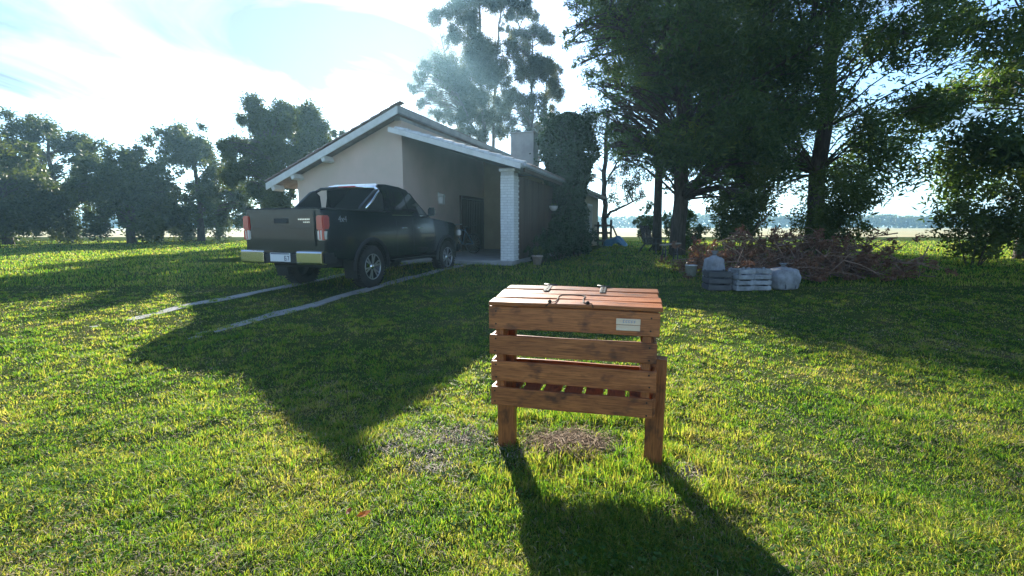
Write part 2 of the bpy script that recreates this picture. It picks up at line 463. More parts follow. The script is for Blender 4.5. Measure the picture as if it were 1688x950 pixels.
# far lawn
x3, y3 = scatter(90000, 9.0, 34, 1.2)
k = ~((x3 < 1 + (y3 - 13) * .34) & (x3 > -9.5) & (y3 > 13.5 + 0.0 * x3)) | (y3 < 12.5)
x3, y3 = x3[k], y3[k]
V3, F3 = blades(x3, y3, rng.uniform(0.03, 0.085, len(x3)), 0.0013 * y3, rng.uniform(0.2, 1.2, len(x3)))
tag(big('grass', np.concatenate([V, V2, V3]), np.concatenate([F, F2 + len(V), F3 + len(V) + len(V2)]), M['blade']),
    'short patchy green and yellow grass covering the lawn', 'grass', kind='stuff')
# clover and small broad weeds in drifts
x, y = scatter(60000, 1.25, 6.5, 1.6)
k = rng.random(len(x)) < np.clip(vnoise(x, y, 1.3, 41) * 1.2 + vnoise(x, y, 4.5, 42) - 1.0, 0, 1)
x, y = x[k], y[k]
M['clover'] = leafmat('clover', (0.04, 0.10, 0.03), (0.10, 0.17, 0.05), .4, (1.8, 1.9, .7), nscale=2, rough=.95)
M['clover'].node_tree.nodes['Principled BSDF'].inputs['Specular IOR Level'].default_value = .05
V, F = np.empty((len(x), 4, 3)), np.arange(len(x) * 4).reshape(-1, 4)
t_ = rng.random(len(x)) * 6.28; s_ = rng.uniform(.006, .013, len(x)); zc_ = gz(x, y) + rng.uniform(.012, .032, len(x))
for q in range(4):
    a_ = t_ + q * np.pi / 2; V[:, q] = np.stack([x + s_ * np.cos(a_), y + s_ * np.sin(a_), zc_ + rng.normal(0, .003, len(x))], 1)
tag(big('clover', V.reshape(-1, 3), F, M['clover']), 'drifts of small clover leaves low in the lawn', 'clover', kind='stuff')
# thatch: dead clippings lying flat among the blades
x, y = scatter(80000, 1.25, 9.0, 1.5)
k = rng.random(len(x)) < (vnoise(x, y, 1.6, 21) * .6 + vnoise(x, y, 5.0, 22) * .6) ** 2
x, y = x[k], y[k]
V, F = blades(x, y, rng.uniform(0.006, 0.014, len(x)), np.clip(.0013 * y, .003, .01) * rng.uniform(.7, 1.3, len(x)), rng.uniform(2.0, 5.0, len(x)), gz(x, y) + rng.uniform(.004, .02, len(x)))
M['thatch'] = mat('thatch', (0.23, 0.17, 0.09), 0.85, (0.34, 0.27, 0.16), 9, island=.4)
tag(big('thatch', V, F, M['thatch']), 'dead straw coloured clippings scattered through the lawn', 'thatch', kind='stuff')
# dry torn-out grass lying under the bin
n = 2600
x = rng.normal(0.36, 0.12, n); y = rng.normal(2.76, 0.075, n)
V, F = blades(x, y, rng.uniform(0.02, 0.06, n), rng.uniform(0.002, 0.005, n), rng.uniform(0.8, 2.4, n), gz(x, y) + rng.uniform(0, 0.035, n))
M['straw'] = mat('dry_grass', (0.20, 0.12, 0.065), 0.8, (0.33, 0.23, 0.13), 30, island=0.4)
tag(big('dry_grass', V, F, M['straw']), 'tuft of torn brown dry grass lying under the wooden bin', 'dry grass', kind='stuff')
# crumbs of dug soil and pale straw round the legs
ico = bmesh.new(); bmesh.ops.create_icosphere(ico, subdivisions=1, radius=1)
iv = np.array([v.co[:] for v in ico.verts]); fi = np.array([[v.index for v in f.verts] for f in ico.faces]); ico.free()
cv, cf, off = [], [], 0
for bx, by, br, st in BARE:
    for k in range(int(450 * st * (br / .2) ** 2)):
        r_, t_ = br * abs(random.gauss(0, .55)), random.random() * 6.28
        px_, py_ = bx + r_ * math.cos(t_), by + r_ * math.sin(t_)
        s_ = random.uniform(0.0018, 0.006) * (2.2 if random.random() < 0.03 else 1)
        vv = iv * (s_ * rng.uniform(0.5, 1.4, (len(iv), 1))) * np.array([1.3, 1.3, 0.7]) + np.array([px_, py_, g1(px_, py_) + s_ * 0.3])
        cv.append(vv); cf.append(fi + off); off += len(iv)
tag(big('soil_crumbs', np.concatenate(cv), np.concatenate(cf), M['soil']), 'crumbled grey brown soil dug out around the bin legs', 'soil', kind='stuff')
sx_, sy_ = [], []
for bx, by, br, st in BARE:
    m_ = int(700 * (br / .2) ** 2); sx_.append(rng.normal(bx, br * .6, m_)); sy_.append(rng.normal(by, br * .6, m_))
x, y = np.concatenate(sx_), np.concatenate(sy_)
V, F = blades(x, y, rng.uniform(0.006, 0.018, len(x)), rng.uniform(.0025, .0055, len(x)), rng.uniform(1.5, 4.5, len(x)), gz(x, y) + rng.uniform(.004, .02, len(x)))
M['pale_straw'] = mat('pale_straw', (0.30, 0.25, 0.18), 0.85, (0.44, 0.38, 0.29), 15, island=.4)
tag(big('pale_straw', V, F, M['pale_straw']), 'pale dead straw strewn over the bare spots by the bin', 'straw', kind='stuff')

# ------------------------------------------------------------------ wooden bin
def woodmat(name, c0, c1, c2, rough=0.42):
    m = bpy.data.materials.new(name); m.use_nodes = True
    n, l = m.node_tree.nodes, m.node_tree.links
    p = n['Principled BSDF']
    t = n.new('ShaderNodeTexCoord'); oi = n.new('ShaderNodeObjectInfo')
    va = n.new('ShaderNodeVectorMath'); va.operation = 'SCALE'; va.inputs[0].default_value = (17, 5, 9)
    l.new(oi.outputs['Random'], va.inputs['Scale'])
    vb = n.new('ShaderNodeVectorMath'); vb.operation = 'ADD'
    l.new(t.outputs['Object'], vb.inputs[0]); l.new(va.outputs[0], vb.inputs[1])
    def noise(sc, st, d=5, dist=0.0):
        mpn = n.new('ShaderNodeMapping'); mpn.inputs['Scale'].default_value = st
        l.new(vb.outputs[0], mpn.inputs[0])
        z = n.new('ShaderNodeTexNoise'); z.inputs['Scale'].default_value = sc; z.inputs['Detail'].default_value = d
        z.inputs['Distortion'].default_value = dist; z.inputs['Roughness'].default_value = 0.6
        l.new(mpn.outputs[0], z.inputs['Vector']); return z.outputs['Fac']
    broad, grain, blot = noise(4, (0.7, 4, 4), 4, 0.8), noise(26, (0.35, 7, 7), 6, 0.4), noise(7, (1, 1.6, 1.6), 3)
    r1 = n.new('ShaderNodeValToRGB'); e = r1.color_ramp.elements
    e[0].position, e[0].color = 0.30, (*c0, 1); e[1].position, e[1].color = 0.72, (*c1, 1)
    l.new(broad, r1.inputs[0])
    r2 = n.new('ShaderNodeValToRGB'); e = r2.color_ramp.elements
    e[0].position, e[0].color = 0.36, (0.42, 0.36, 0.32, 1); e[1].position, e[1].color = 0.58, (1, 1, 1, 1)
    l.new(grain, r2.inputs[0])
    m1 = n.new('ShaderNodeMix'); m1.data_type = 'RGBA'; m1.blend_type = 'MULTIPLY'; m1.inputs['Factor'].default_value = 0.85
    l.new(r1.outputs[0], m1.inputs['A']); l.new(r2.outputs[0], m1.inputs['B'])
    r3 = n.new('ShaderNodeValToRGB'); e = r3.color_ramp.elements
    e[0].position, e[0].color = 0.55, (0, 0, 0, 1); e[1].position, e[1].color = 0.70, (1, 1, 1, 1)
    l.new(blot, r3.inputs[0])
    m2 = n.new('ShaderNodeMix'); m2.data_type = 'RGBA'
    l.new(r3.outputs[0], m2.inputs['Factor']); l.new(m1.outputs['Result'], m2.inputs['A']); m2.inputs['B'].default_value = (*c2, 1)
    hv = n.new('ShaderNodeHueSaturation')
    ma = n.new('ShaderNodeMath'); ma.operation = 'MULTIPLY_ADD'; ma.inputs[1].default_value = 0.6; ma.inputs[2].default_value = 0.72
    l.new(oi.outputs['Random'], ma.inputs[0]); l.new(ma.outputs[0], hv.inputs['Value']); l.new(m2.outputs['Result'], hv.inputs['Color'])
    l.new(hv.outputs[0], p.inputs['Base Color'])
    p.inputs['Roughness'].default_value = rough
    bn = n.new('ShaderNodeBump'); bn.inputs['Strength'].default_value = 0.45; bn.inputs['Distance'].default_value = 0.004
    l.new(grain, bn.inputs['Height']); l.new(bn.outputs[0], p.inputs['Normal'])
    return m
M['bin_wood'] = woodmat('stained_wood', (0.27, 0.080, 0.021), (0.46, 0.158, 0.045), (0.09, 0.028, 0.012))
M['nail'] = mat('nail_head', (0.03, 0.022, 0.018), 0.6, metal=0.4)
M['hinge'] = mat('hinge_steel', (0.10, 0.10, 0.10), 0.42, (0.05, 0.047, 0.045), 25, metal=0.9)
M['cord'] = mat('dark_cord', (0.03, 0.018, 0.012), 0.8)
M['plaque'] = mat('pale_plaque', (0.78, 0.55, 0.36), 0.7, (0.82, 0.66, 0.48), 12, (1, 1, 4))
M['plaque_print'] = mat('faded_print', (0.36, 0.33, 0.40), 0.7)

BO = Vector((-0.1305, 2.611, 0.0)); BA = R(-13.6)
BO.z = 0.0
bin_ = thing('wooden_bin', 'slatted reddish brown wooden garbage bin on two legs, with a hinged lid', 'garbage bin', BO, BA)
W, D = 0.925, 0.40
nail_me = None
def nail(parent, p):
    global nail_me
    if nail_me is None:
        bm = bmesh.new(); bmesh.ops.create_cone(bm, cap_ends=True, segments=8, radius1=0.0052, radius2=0.0045, depth=0.003, matrix=Matrix.Rotation(R(90), 4, 'X'))
        nail_me = bpy.data.meshes.new('nail'); bm.to_mesh(nail_me); bm.free(); nail_me.materials.append(M['nail'])
    return link('nail', nail_me, None, parent, p)
def board(name, c, s, rot=(0, 0, 0), bev=0.0035):
    """a sawn board, slightly out of true; long axis is local x"""
    bm = bmesh.new()
    bmesh.ops.create_cube(bm, size=1, matrix=Matrix.Diagonal((s[0], s[1], s[2], 1)))
    bmesh.ops.subdivide_edges(bm, edges=[e for e in bm.edges if abs(e.verts[0].co.x - e.verts[1].co.x) > s[0] * 0.9], cuts=5)
    ph = random.random() * 6
    for v in bm.verts:
        v.co.z += 0.0022 * math.sin(v.co.x * 7 + ph) + random.uniform(-0.0008, 0.0008)
        v.co.y += 0.0016 * math.sin(v.co.x * 5 + ph * 2)
    lng = [e for e in bm.edges if abs(e.verts[0].co.x - e.verts[1].co.x) > 0.02 or (abs(e.verts[0].co.x) > s[0] * .49 and abs(e.verts[1].co.x) > s[0] * .49)]
    bmesh.ops.bevel(bm, geom=lng, offset=bev, segments=1, affect='EDGES')
    return fromb(name, bm, M['bin_wood'], bin_, loc=c, rot=rot)
SL = [(0.772, 0.903), (0.621, 0.733), (0.465, 0.582), (0.316, 0.425)]
for i, (z0, z1) in enumerate(SL):
    dxr = [0.0, -0.004, 0.003, -0.006][i]
    s = board('slat', (W / 2 + dxr, 0.025, (z0 + z1) / 2), (W + [0.012, 0.0, -0.006, -0.02][i], 0.021, z1 - z0), (0, [0, 0.002, -0.002, 0.001][i], 0))
    for sx in (-W / 2 + 0.035, W / 2 - 0.04):
        for dz in (-0.034, 0.034):
            nail(s, (sx + random.uniform(-.004, .004), -0.0122, dz + random.uniform(-.004, .004)))
    for sx in (0.010, W - 0.010):
        board('slat', (sx, D / 2 + 0.008, (z0 + z1) / 2), (D - 0.065, (z1 - z0) * 0.98, 0.019), (R(90), 0, R(90)))
for z0, z1 in ((0.805, 0.900), (0.690, 0.795), (0.535, 0.648), (0.385, 0.497)):
    board('slat', (W / 2, D - 0.012, (z0 + z1) / 2), (W, 0.021, z1 - z0), (0, random.uniform(-.003, .003), 0))
for px_ in (0.055, W - 0.055):
    for py_ in (0.064, D - 0.05):
        lo_p = 0.33 if py_ < .1 else 0.385
        board('corner_post', (px_, py_, (lo_p + 0.90) / 2), (0.90 - lo_p, 0.055, 0.045), (0, R(90), 0))
for k in range(7):
    board('floor_slat', (0.085 + k * 0.126, D / 2 + 0.008, 0.362), (D - 0.055, 0.104, 0.018), (0, 0, R(90)))
# lid: four planks on two battens
lid = []
for k in range(4):
    wd = [0.112, 0.108, 0.113, 0.110][k]; ly_ = 0.058 + k * 0.131
    lid.append(board('lid_plank', (0.47 + [0, .004, -.005, .003][k], ly_, 0.919 + ly_ * 0.066 + [0, .001, -.001, .001][k]), (0.945, wd, 0.022), (math.atan(.066), 0, [0, .002, -.002, .001][k])))
for px_ in (0.09, 0.83):
    board('lid_batten', (px_, 0.255, 0.8965 + 0.255 * .066), (0.34, 0.05, 0.020), (0, -math.atan(.066), R(90)))
# legs: two posts let into the soil
board('leg', (0.058, 0.185, 0.245), (0.85, 0.07, 0.105), (0, R(90), 0))
board('leg', (0.935, 0.150, 0.230), (0.79, 0.085, 0.098), (0, R(90), R(-8)))
# strap hinges
for hx in (0.27, 0.615):
    hg = box('hinge', (hx, 0.415, 0.9345 + 0.415 * .066), (0.034, 0.19, 0.004), M['hinge'], bin_, 0.001, rot=(math.atan(.066), 0, 0))
    tube('hinge_pin', [(-0.042, 0.098, 0.003), (0.042, 0.098, 0.003)], 0.005, M['hinge'], hg, 8)
    box('back_leaf', (0, 0.104, -0.035), (0.11, 0.004, 0.05), M['hinge'], hg, 0.001)
    for dy_ in (-0.075, -0.03, 0.02, 0.06):
        nail(hg, (0, dy_, 0.0035)).rotation_euler = (R(90), 0, 0)
# cord handle looped through the front plank
cp = [(0.325, -0.004, 0.915), (0.345, 0.012, 0.936), (0.372, 0.03, 0.936), (0.378, 0.12, 0.9345), (0.372, 0.22, 0.9345), (0.385, 0.275, 0.9345),
      (0.44, 0.292, 0.9345), (0.50, 0.285, 0.9345), (0.522, 0.262, 0.9345), (0.519, 0.15, 0.9345), (0.528, 0.05, 0.9355), (0.545, 0.018, 0.937), (0.575, 0.010, 0.936), (0.583, -0.004, 0.918)]
cp = [(a_, b_ * .8, c_ + b_ * .8 * .066) for a_, b_, c_ in cp]
hd = tube('handle', cp, 0.0033, M['cord'], bin_, 6)
for kx in (0.345, 0.552):
    kn = bmesh.new(); bmesh.ops.create_icosphere(kn, subdivisions=2, radius=0.011)
    fromb('knot', kn, M['cord'], hd, True, (kx, 0.016, 0.940))
# pale plaque of two strips, its print too faded to read
pq = box('plaque', (0.768, 0.0105, 0.847), (0.126, 0.006, 0.032), M['plaque'], bin_, 0.0015)
pq['label'] = 'pale plaque with faded print'
box('plaque_strip', (0, 0.0, -0.0335), (0.124, 0.006, 0.029), M['plaque'], pq, 0.0015)
for k, (ux, uz, uw, uh) in enumerate([(-0.022, 0.001, 0.010, 0.016), (-0.008, 0.0, 0.011, 0.013), (0.006, 0.001, 0.011, 0.012), (0.020, 0, 0.012, 0.013), (0.034, 0, 0.009, 0.012)]):
    bm = bmesh.new(); bb(bm, (0, 0, uh / 2), (uw, 0.001, 0.003)); bb(bm, (-uw / 2 + .0015, 0, 0), (0.003, 0.001, uh)); bb(bm, (0, 0, -uh * .2), (uw * .8, 0.001, 0.0025))
    fromb('faded_print_mark', bm, M['plaque_print'], pq, loc=(ux, -0.0035, uz))
# one orange leaf on the lawn
def fallen_leaf(px, py, c, lab, s=0.035, rz=0.3):
    d = ray(px, py); t = -EYE / d.z; p = d * t
    v = [(-1, 0, 0.1), (-.45, -.42, .02), (.3, -.5, 0.12), (1, 0, .3), (.3, .48, 0.05), (-.45, .4, .16), (0, 0, -.02)]
    m = leafmat('leaf_' + lab.split()[0], tuple(k * .8 for k in c), c, .5, (1.4, 1.2, .8))
    o = poly('fallen_leaf', [(a * s, b * s, e * s) for a, b, e in v], [(6, 0, 1), (6, 1, 2), (6, 2, 3), (6, 3, 4), (6, 4, 5), (6, 5, 0)], m, None, loc=(p.x, p.y, g1(p.x, p.y) + 0.035), rot=(0.2, -0.15, rz))
    tag(o, lab, 'leaf')
fallen_leaf(601, 862, (0.55, 0.17, 0.03), 'orange fallen leaf lying on the sunny grass')
fallen_leaf(575, 858, (0.33, 0.10, 0.05), 'dull red small fallen leaf lying beside the orange one', 0.022, 1.4)

# ------------------------------------------------------------------ house
HR = R(-19); HO = Vector((-0.13, 13.0, 0.30))
house = thing('house', 'single storey cream house with offset tiled roofs and a carport', 'house', HO, HR)
def hw(x, y, z):                     # house local -> world
    return HO + Matrix.Rotation(HR, 3, 'Z') @ Vector((x, y, z))
zl = lambda x: 4.435 - 0.4026 * (-3.15 - x)      # top of the left roof
zr = lambda x: 2.72 - 0.30 * (x - 0.55)           # top of the right roof
LX, IX, RX, BK = -7.157, -3.26, 0.20, 15.0
# walls
gw = prism('gable_wall', [(LX, -0.3), (IX, -0.3), (IX, zl(IX) - 0.20), (LX, zl(LX) - 0.20)], 0.0, 0.2, M['plaster'], house, 'Y')
prism('inner_wall', [(0.2, -0.3), (BK, -0.3), (BK, 4.10), (0.2, 4.10)], IX - 0.2, IX, M['plaster'], house, 'X')
prism('back_wall', [(LX, -0.3), (IX - .2, -0.3), (IX - .2, zl(IX) - 0.20), (LX, zl(LX) - 0.20)], BK - 0.2, BK, M['plaster'], house, 'Y')
prism('left_wall', [(0.2, -0.3), (BK - .2, -0.3), (BK - .2, zl(LX) - 0.22), (0.2, zl(LX) - 0.22)], LX, LX + 0.2, M['plaster'], house, 'X')
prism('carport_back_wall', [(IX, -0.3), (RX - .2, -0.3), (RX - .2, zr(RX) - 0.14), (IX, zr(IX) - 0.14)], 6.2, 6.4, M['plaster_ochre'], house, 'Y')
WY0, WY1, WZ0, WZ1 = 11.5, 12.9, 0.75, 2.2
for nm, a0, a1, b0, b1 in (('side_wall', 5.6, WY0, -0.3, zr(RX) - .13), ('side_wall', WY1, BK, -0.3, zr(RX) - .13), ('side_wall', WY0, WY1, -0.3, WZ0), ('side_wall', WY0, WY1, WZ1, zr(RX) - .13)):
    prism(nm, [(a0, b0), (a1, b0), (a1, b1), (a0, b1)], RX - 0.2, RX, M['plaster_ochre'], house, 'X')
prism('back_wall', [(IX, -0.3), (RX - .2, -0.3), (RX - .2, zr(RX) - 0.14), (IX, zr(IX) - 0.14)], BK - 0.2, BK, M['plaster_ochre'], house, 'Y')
# upper strip of wall between the two roofs
prism('clerestory_wall', [(-0.05, 4.10), (BK, 4.10), (BK, zl(IX) - .2), (-0.05, zl(IX) - .2)], IX - 0.2, IX + 0.004, M['plaster_grey'], house, 'X')
# side window
wf = thing('window', None, None); wf.parent = house
for k in ('label', 'category'):
    if k in wf: del wf[k]
bpy.data.objects.remove(wf)
bm = bmesh.new()
for (yy, zz, sy, sz) in ((WY0 + .04, (WZ0 + WZ1) / 2, .08, WZ1 - WZ0), (WY1 - .04, (WZ0 + WZ1) / 2, .08, WZ1 - WZ0), ((WY0 + WY1) / 2, WZ0 + .04, WY1 - WY0 - .16, .08), ((WY0 + WY1) / 2, WZ1 - .04, WY1 - WY0 - .16, .08), ((WY0 + WY1) / 2, (WZ0 + WZ1) / 2, .05, WZ1 - WZ0 - .16)):
    bb(bm, (RX - 0.06, yy, zz), (0.14, sy, sz))
wfo = fromb('window_frame', bm, M['white_paint'], house)
for s in (-1, 1):
    box('pane', (RX - 0.11, (WY0 + WY1) / 2 + s * .31, (WZ0 + WZ1) / 2), (0.01, 0.56, WZ1 - WZ0 - .16), M['glass_dark'], wfo)
box('window_sill', (RX + 0.02, (WY0 + WY1) / 2, WZ0 - 0.032), (0.16, WY1 - WY0 + .2, 0.06), M['white_paint'], wfo, 0.005)
# left roof slab, its rake boards and the purlin ends
EL = -8.0
def slab(name, xa, za, xb, zb, y0, y1, th, m):
    return prism(name, [(xa, za), (xb, zb), (xb, zb - th), (xa, za - th)], y0, y1, m, house, 'Y')
lr = slab('left_roof', EL, zl(EL) - .03, -3.10, zl(-3.10) - .03, -0.42, BK + .4, 0.13, M['tile_row'])
fas = slab('rake_board', EL, zl(EL) - .07, -3.10, zl(-3.10) - .07, -0.46, -0.425, 0.20, M['white_paint'])
slab('ridge_board', -3.19, zl(-3.10) - .06, -3.09, zl(-3.10) - .06, -0.425, BK + .4, 0.17, M['plaster_grey'])
for px_ in (-7.75, -6.95, -5.75):
    box('purlin_end', (px_, -0.22, zl(px_) - 0.31), (0.13, 0.42, 0.16), M['white_paint'], house, 0.006, rot=(0, -math.atan(.4026), 0))
# tiles along the rake of the left roof, lapped like steps
vt = None
bm = bmesh.new(); vs = bb(bm, (0, 0, 0), (0.36, 0.22, 0.035), Euler((0, R(3.5), 0))); vt = bpy.data.meshes.new('verge_tile'); bm.to_mesh(vt); bm.free(); vt.materials.append(M['tile'])
for k in range(15):
    xx = EL + .16 + k * 0.335
    link('verge_tile', vt, None, lr, (xx, -0.37, zl(xx) + 0.004), (0, -math.atan(.4026), 0))
# right roof over the carport: slab, courses of tile, white verge tiles, soffit boards, gutter
rr = slab('right_roof', IX + .006, zr(IX) - .05, 0.55, zr(0.55) - .05, -0.36, BK + .3, 0.09, M['plaster_grey'])
bm = bmesh.new()
nrow, ncol = 11, 60
for i in range(nrow):
    for j in range(ncol):
        cx, cy = 0.50 - i * 0.345, -0.02 + j * 0.25 + .12
        if cx < IX + .15: continue
        hh_ = 0.05
        z_ = zr(cx) - 0.02 + random.uniform(-.004, .004)
        P_ = []
        for sx, dz in ((0.19, 0.0), (-0.19, 0.012)):
            for sy, h_ in ((-0.125, -.02), (-0.07, .018), (0.0, .034), (0.07, .018), (0.125, -.02)):
                P_.append(bm.verts.new((cx + sx, cy + sy, z_ + h_ - 0.30 * sx - (0.018 if sx < 0 else -0.012))))
        for k in range(4):
            bm.faces.new((P_[k], P_[k + 1], P_[k + 6], P_[k + 5]))
        bm.faces.new((P_[0], P_[1], P_[2], P_[3], P_[4]))
ro = fromb('tile_courses', bm, M['tile_row'], rr); ro['kind'] = 'stuff'
M['verge_white'] = mat('whitewashed_tile', (0.66, 0.66, 0.65), 0.75, (0.46, 0.44, 0.42), 7, bump=0.3, bscale=30, objrand=0.08)
bm = bmesh.new()
pv = []
for sx in (-0.23, 0.23):
    for k in range(7):
        t_ = math.pi * k / 6
        pv.append(bm.verts.new((sx, -0.10 * math.cos(t_), 0.085 * math.sin(t_) * (1.0 if sx > 0 else .86) + (0.01 if sx > 0 else -.012))))
for k in range(6): bm.faces.new((pv[k], pv[k + 1], pv[k + 8], pv[k + 7]))
bm.faces.new(pv[7:]); bm.faces.new(pv[:7][::-1])
wv = bpy.data.meshes.new('white_verge_tile'); bm.to_mesh(wv); bm.free(); wv.materials.append(M['verge_white'])
for k in range(11):
    xx = 0.37 - k * 0.345
    link('white_verge_tile', wv, None, rr, (xx, -0.24, zr(xx) - 0.045), (0, math.atan(.30), 0))
slab('rake_board', IX - .2, zr(IX - .2) - .055, 0.50, zr(0.50) - .055, -0.40, -0.362, 0.14, M['white_paint'])
tube('gutter', [(0.61, -0.36, zr(.55) - .09), (0.61, BK + .3, zr(.55) - .07)], 0.06, M['gutter'], house, 8)
box('eave_board', (0.545, BK / 2 + .0, zr(.55) - .19), (0.03, BK + .4, 0.10), M['plank_wood'], house)
# white brick pillar
pl = box('pillar', (0, 0.19, 1.15), (0.375, 0.375, 2.9), M['mortar'], house)
pl['label'] = 'white painted brick pillar holding up the carport roof'
bmx = bmesh.new(); bb(bmx, (0, 0, 0), (0.192, 0.092, 0.062)); bmesh.ops.bevel(bmx, geom=bmx.edges[:], offset=0.004, segments=1, affect='EDGES')
brk = bpy.data.meshes.new('brick'); bmx.to_mesh(brk); bmx.free(); brk.materials.append(M['white_brick'])
for c in range(36):
    z_ = -0.18 + c * 0.0735 - 1.15
    jz = lambda: random.uniform(-.002, .002)
    if c % 2 == 0:
        spots = [(-0.102, -0.146, 0), (0.102, -0.146, 0), (0.152, -0.002, 1), (0.152, 0.15, 1), (-0.152, -0.002, 1), (-0.152, 0.15, 1)]
    else:
        spots = [(0.0, -0.146, 0), (0.152, -0.102, 1), (0.152, 0.102, 1), (-0.152, -0.102, 1), (-0.152, 0.102, 1)]
    for (sx, sy, r_) in spots:
        link('brick', brk, None, pl, (sx + jz(), sy + jz(), z_), (0, 0, R(90) * r_ + jz()))
bm = bmesh.new(); bb(bm, (0, 0, 0), (0.47, 0.47, 0.07)); bmesh.ops.bevel(bm, geom=bm.edges[:], offset=0.01, segments=1, affect='EDGES')
fromb('pillar_cap', bm, M['white_brick'], pl, loc=(0, 0, 1.428))
# plank wall closing the side of the carport
npl = 34
for k in range(npl):
    yy = 0.47 + k * 0.151
    box('plank', (RX - 0.05 + random.uniform(-.006, .006), yy, 1.18), (0.028, 0.143, 2.55), M['plank_wood'], house, 0.004, rot=(0, 0, random.uniform(-.02, .02)))
box('plank_rail', (RX - 0.10, 3.0, 1.9), (0.05, 5.1, 0.09), M['plank_wood'], house)
box('plank_rail', (RX - 0.10, 3.0, 0.4), (0.05, 5.1, 0.09), M['plank_wood'], house)
# double door and lantern on the inner wall of the carport
fy0, fy1 = 3.95, 5.95
bm = bmesh.new()
bb(bm, (IX + .03, fy0 - .05, 1.16), (.09, .10, 2.08)); bb(bm, (IX + .03, fy1 + .05, 1.16), (.09, .10, 2.08)); bb(bm, (IX + .03, (fy0 + fy1) / 2, 2.15), (.09, fy1 - fy0, .10))
dfr = fromb('door_frame', bm, M['door_wood'], house)
for k in range(2):
    yc = fy0 + 0.5 + k * 1.0
    d_ = box('door', (IX + .025, yc, 1.105), (0.05, 0.985, 1.97), M['door_wood'], house, 0.004)
    for q in range(6):
        box('panel_board', (0.029, -0.41 + q * .164, 0), (0.012, 0.15, 1.9), M['door_wood'], d_, 0.004)
    tube('handle', [(0.05, (0.42 if k == 0 else -.42), 0.0), (0.09, (0.42 if k == 0 else -.42), 0.0), (0.09, (0.32 if k == 0 else -.32), 0.0)], 0.01, M['hinge'], d_)
M['lantern_glass'] = mat('frosted_glass', (0.75, 0.75, 0.72), 0.4)
lamp = thing('wall_lantern', 'white box wall lantern on the carport inner wall above the truck', 'lantern', hw(IX + .02, 2.15, 1.93), HR)
box('back_plate', (0.012, 0, .12), (0.02, .10, .30), M['white_paint'], lamp, .003)
box('glass', (0.12, 0, 0), (0.13, .13, .20), M['lantern_glass'], lamp, .01)
for sx in (-1, 1):
    for sy in (-1, 1):
        box('lantern_bar', (0.12 + sx * .07, sy * .07, 0), (.016, .016, .24), M['white_paint'], lamp)
prism('lantern_roof', [(-.10, .115), (.10, .115), (.03, .20), (-.03, .20)], 0.02, 0.22, M['white_paint'], lamp)
box('base_plate', (0.12, 0, -.125), (.17, .17, .02), M['white_paint'], lamp, .003)
tube('lantern_arm', [(0.02, 0, .2), (0.12, 0, .24), (.12, 0, .2)], .01, M['white_paint'], lamp)
# chimney on the right roof
ch = box('chimney', (-1.15, 5.2, 3.75), (0.90, 0.62, 1.50), M['plaster_grey'], house, 0.012)
box('chimney_cap', (0, 0, 0.775), (1.0, 0.72, 0.05), M['plaster_grey'], ch, 0.01)
# carport floor
tag(box('carport_floor', hw(-1.5, 3.0, -0.09), (3.5, 6.6, 0.40), M['concrete'], None, 0.02, rot=(0, 0, HR)), 'raised concrete floor slab under the carport roof', 'floor', kind='structure')
# concrete wheel tracks leading to the carport
for k, (tx_, y0_) in enumerate(((-1.05, -12.5), (-2.75, -12.0))):
    n_ = 40; VV, FF = [], []
    for j in range(n_ + 1):
        yy = y0_ + (-.3 - y0_) * j / n_
        for s in (-.11, .11):
            q = hw(tx_ + s * (1 + .22 * math.sin(j * 2.3 + k) * math.cos(j * .9)), yy, 0); VV.append((q.x, q.y, g1(q.x, q.y) + 0.014 - .045 * max(0., (-6.5 - yy) / 5)))
    for j in range(n_): FF.append((2 * j, 2 * j + 1, 2 * j + 3, 2 * j + 2))
    nb = len(VV); VV += [(a_, b_, c_ - .12) for a_, b_, c_ in VV]
    for j in range(n_):
        FF += [(2 * j, 2 * j + 2, nb + 2 * j + 2, nb + 2 * j), (2 * j + 1, nb + 2 * j + 1, nb + 2 * j + 3, 2 * j + 3)]
    tag(poly('wheel_track', VV, FF, M['concrete']), 'narrow concrete wheel track in the grass under the truck', 'path', 'concrete wheel tracks', 'structure')

# ------------------------------------------------------------------ pickup truck
M['paint'] = mat('dark_car_paint', (0.004, 0.008, 0.011), 0.25, spec=0.35, coat=0.55)
M['plastic'] = mat('black_plastic', (0.015, 0.015, 0.016), 0.6, bump=0.1, bscale=200)
M['rubber'] = mat('tyre_rubber', (0.014, 0.014, 0.014), 0.85, (0.03, 0.028, 0.025), 8, bump=0.3, bscale=40)
M['alloy'] = mat('alloy_rim', (0.50, 0.50, 0.51), 0.3, metal=0.9)
M['alloy_dark'] = mat('dark_alloy', (0.03, 0.03, 0.032), 0.4, metal=0.6)
M['chrome'] = mat('chrome', (0.78, 0.78, 0.77), 0.12, metal=1.0)
M['red_lens'] = mat('red_lens', (0.42, 0.012, 0.012), 0.12, coat=1.0)
M['clear_lens'] = mat('clear_lens', (0.62, 0.60, 0.58), 0.1, coat=1.0)
M['plate'] = mat('plate_white', (0.7, 0.72, 0.75), 0.4)
M['plate_ink'] = mat('plate_ink', (0.05, 0.07, 0.12), 0.5)
M['decal'] = mat('silver_decal', (0.42, 0.44, 0.46), 0.35, metal=0.6)
M['interior'] = mat('dark_interior', (0.02, 0.02, 0.02), 0.9)
M['tint'] = mat('tinted_glass', (0.010, 0.012, 0.014), 0.02, spec=0.8, coat=0.6)

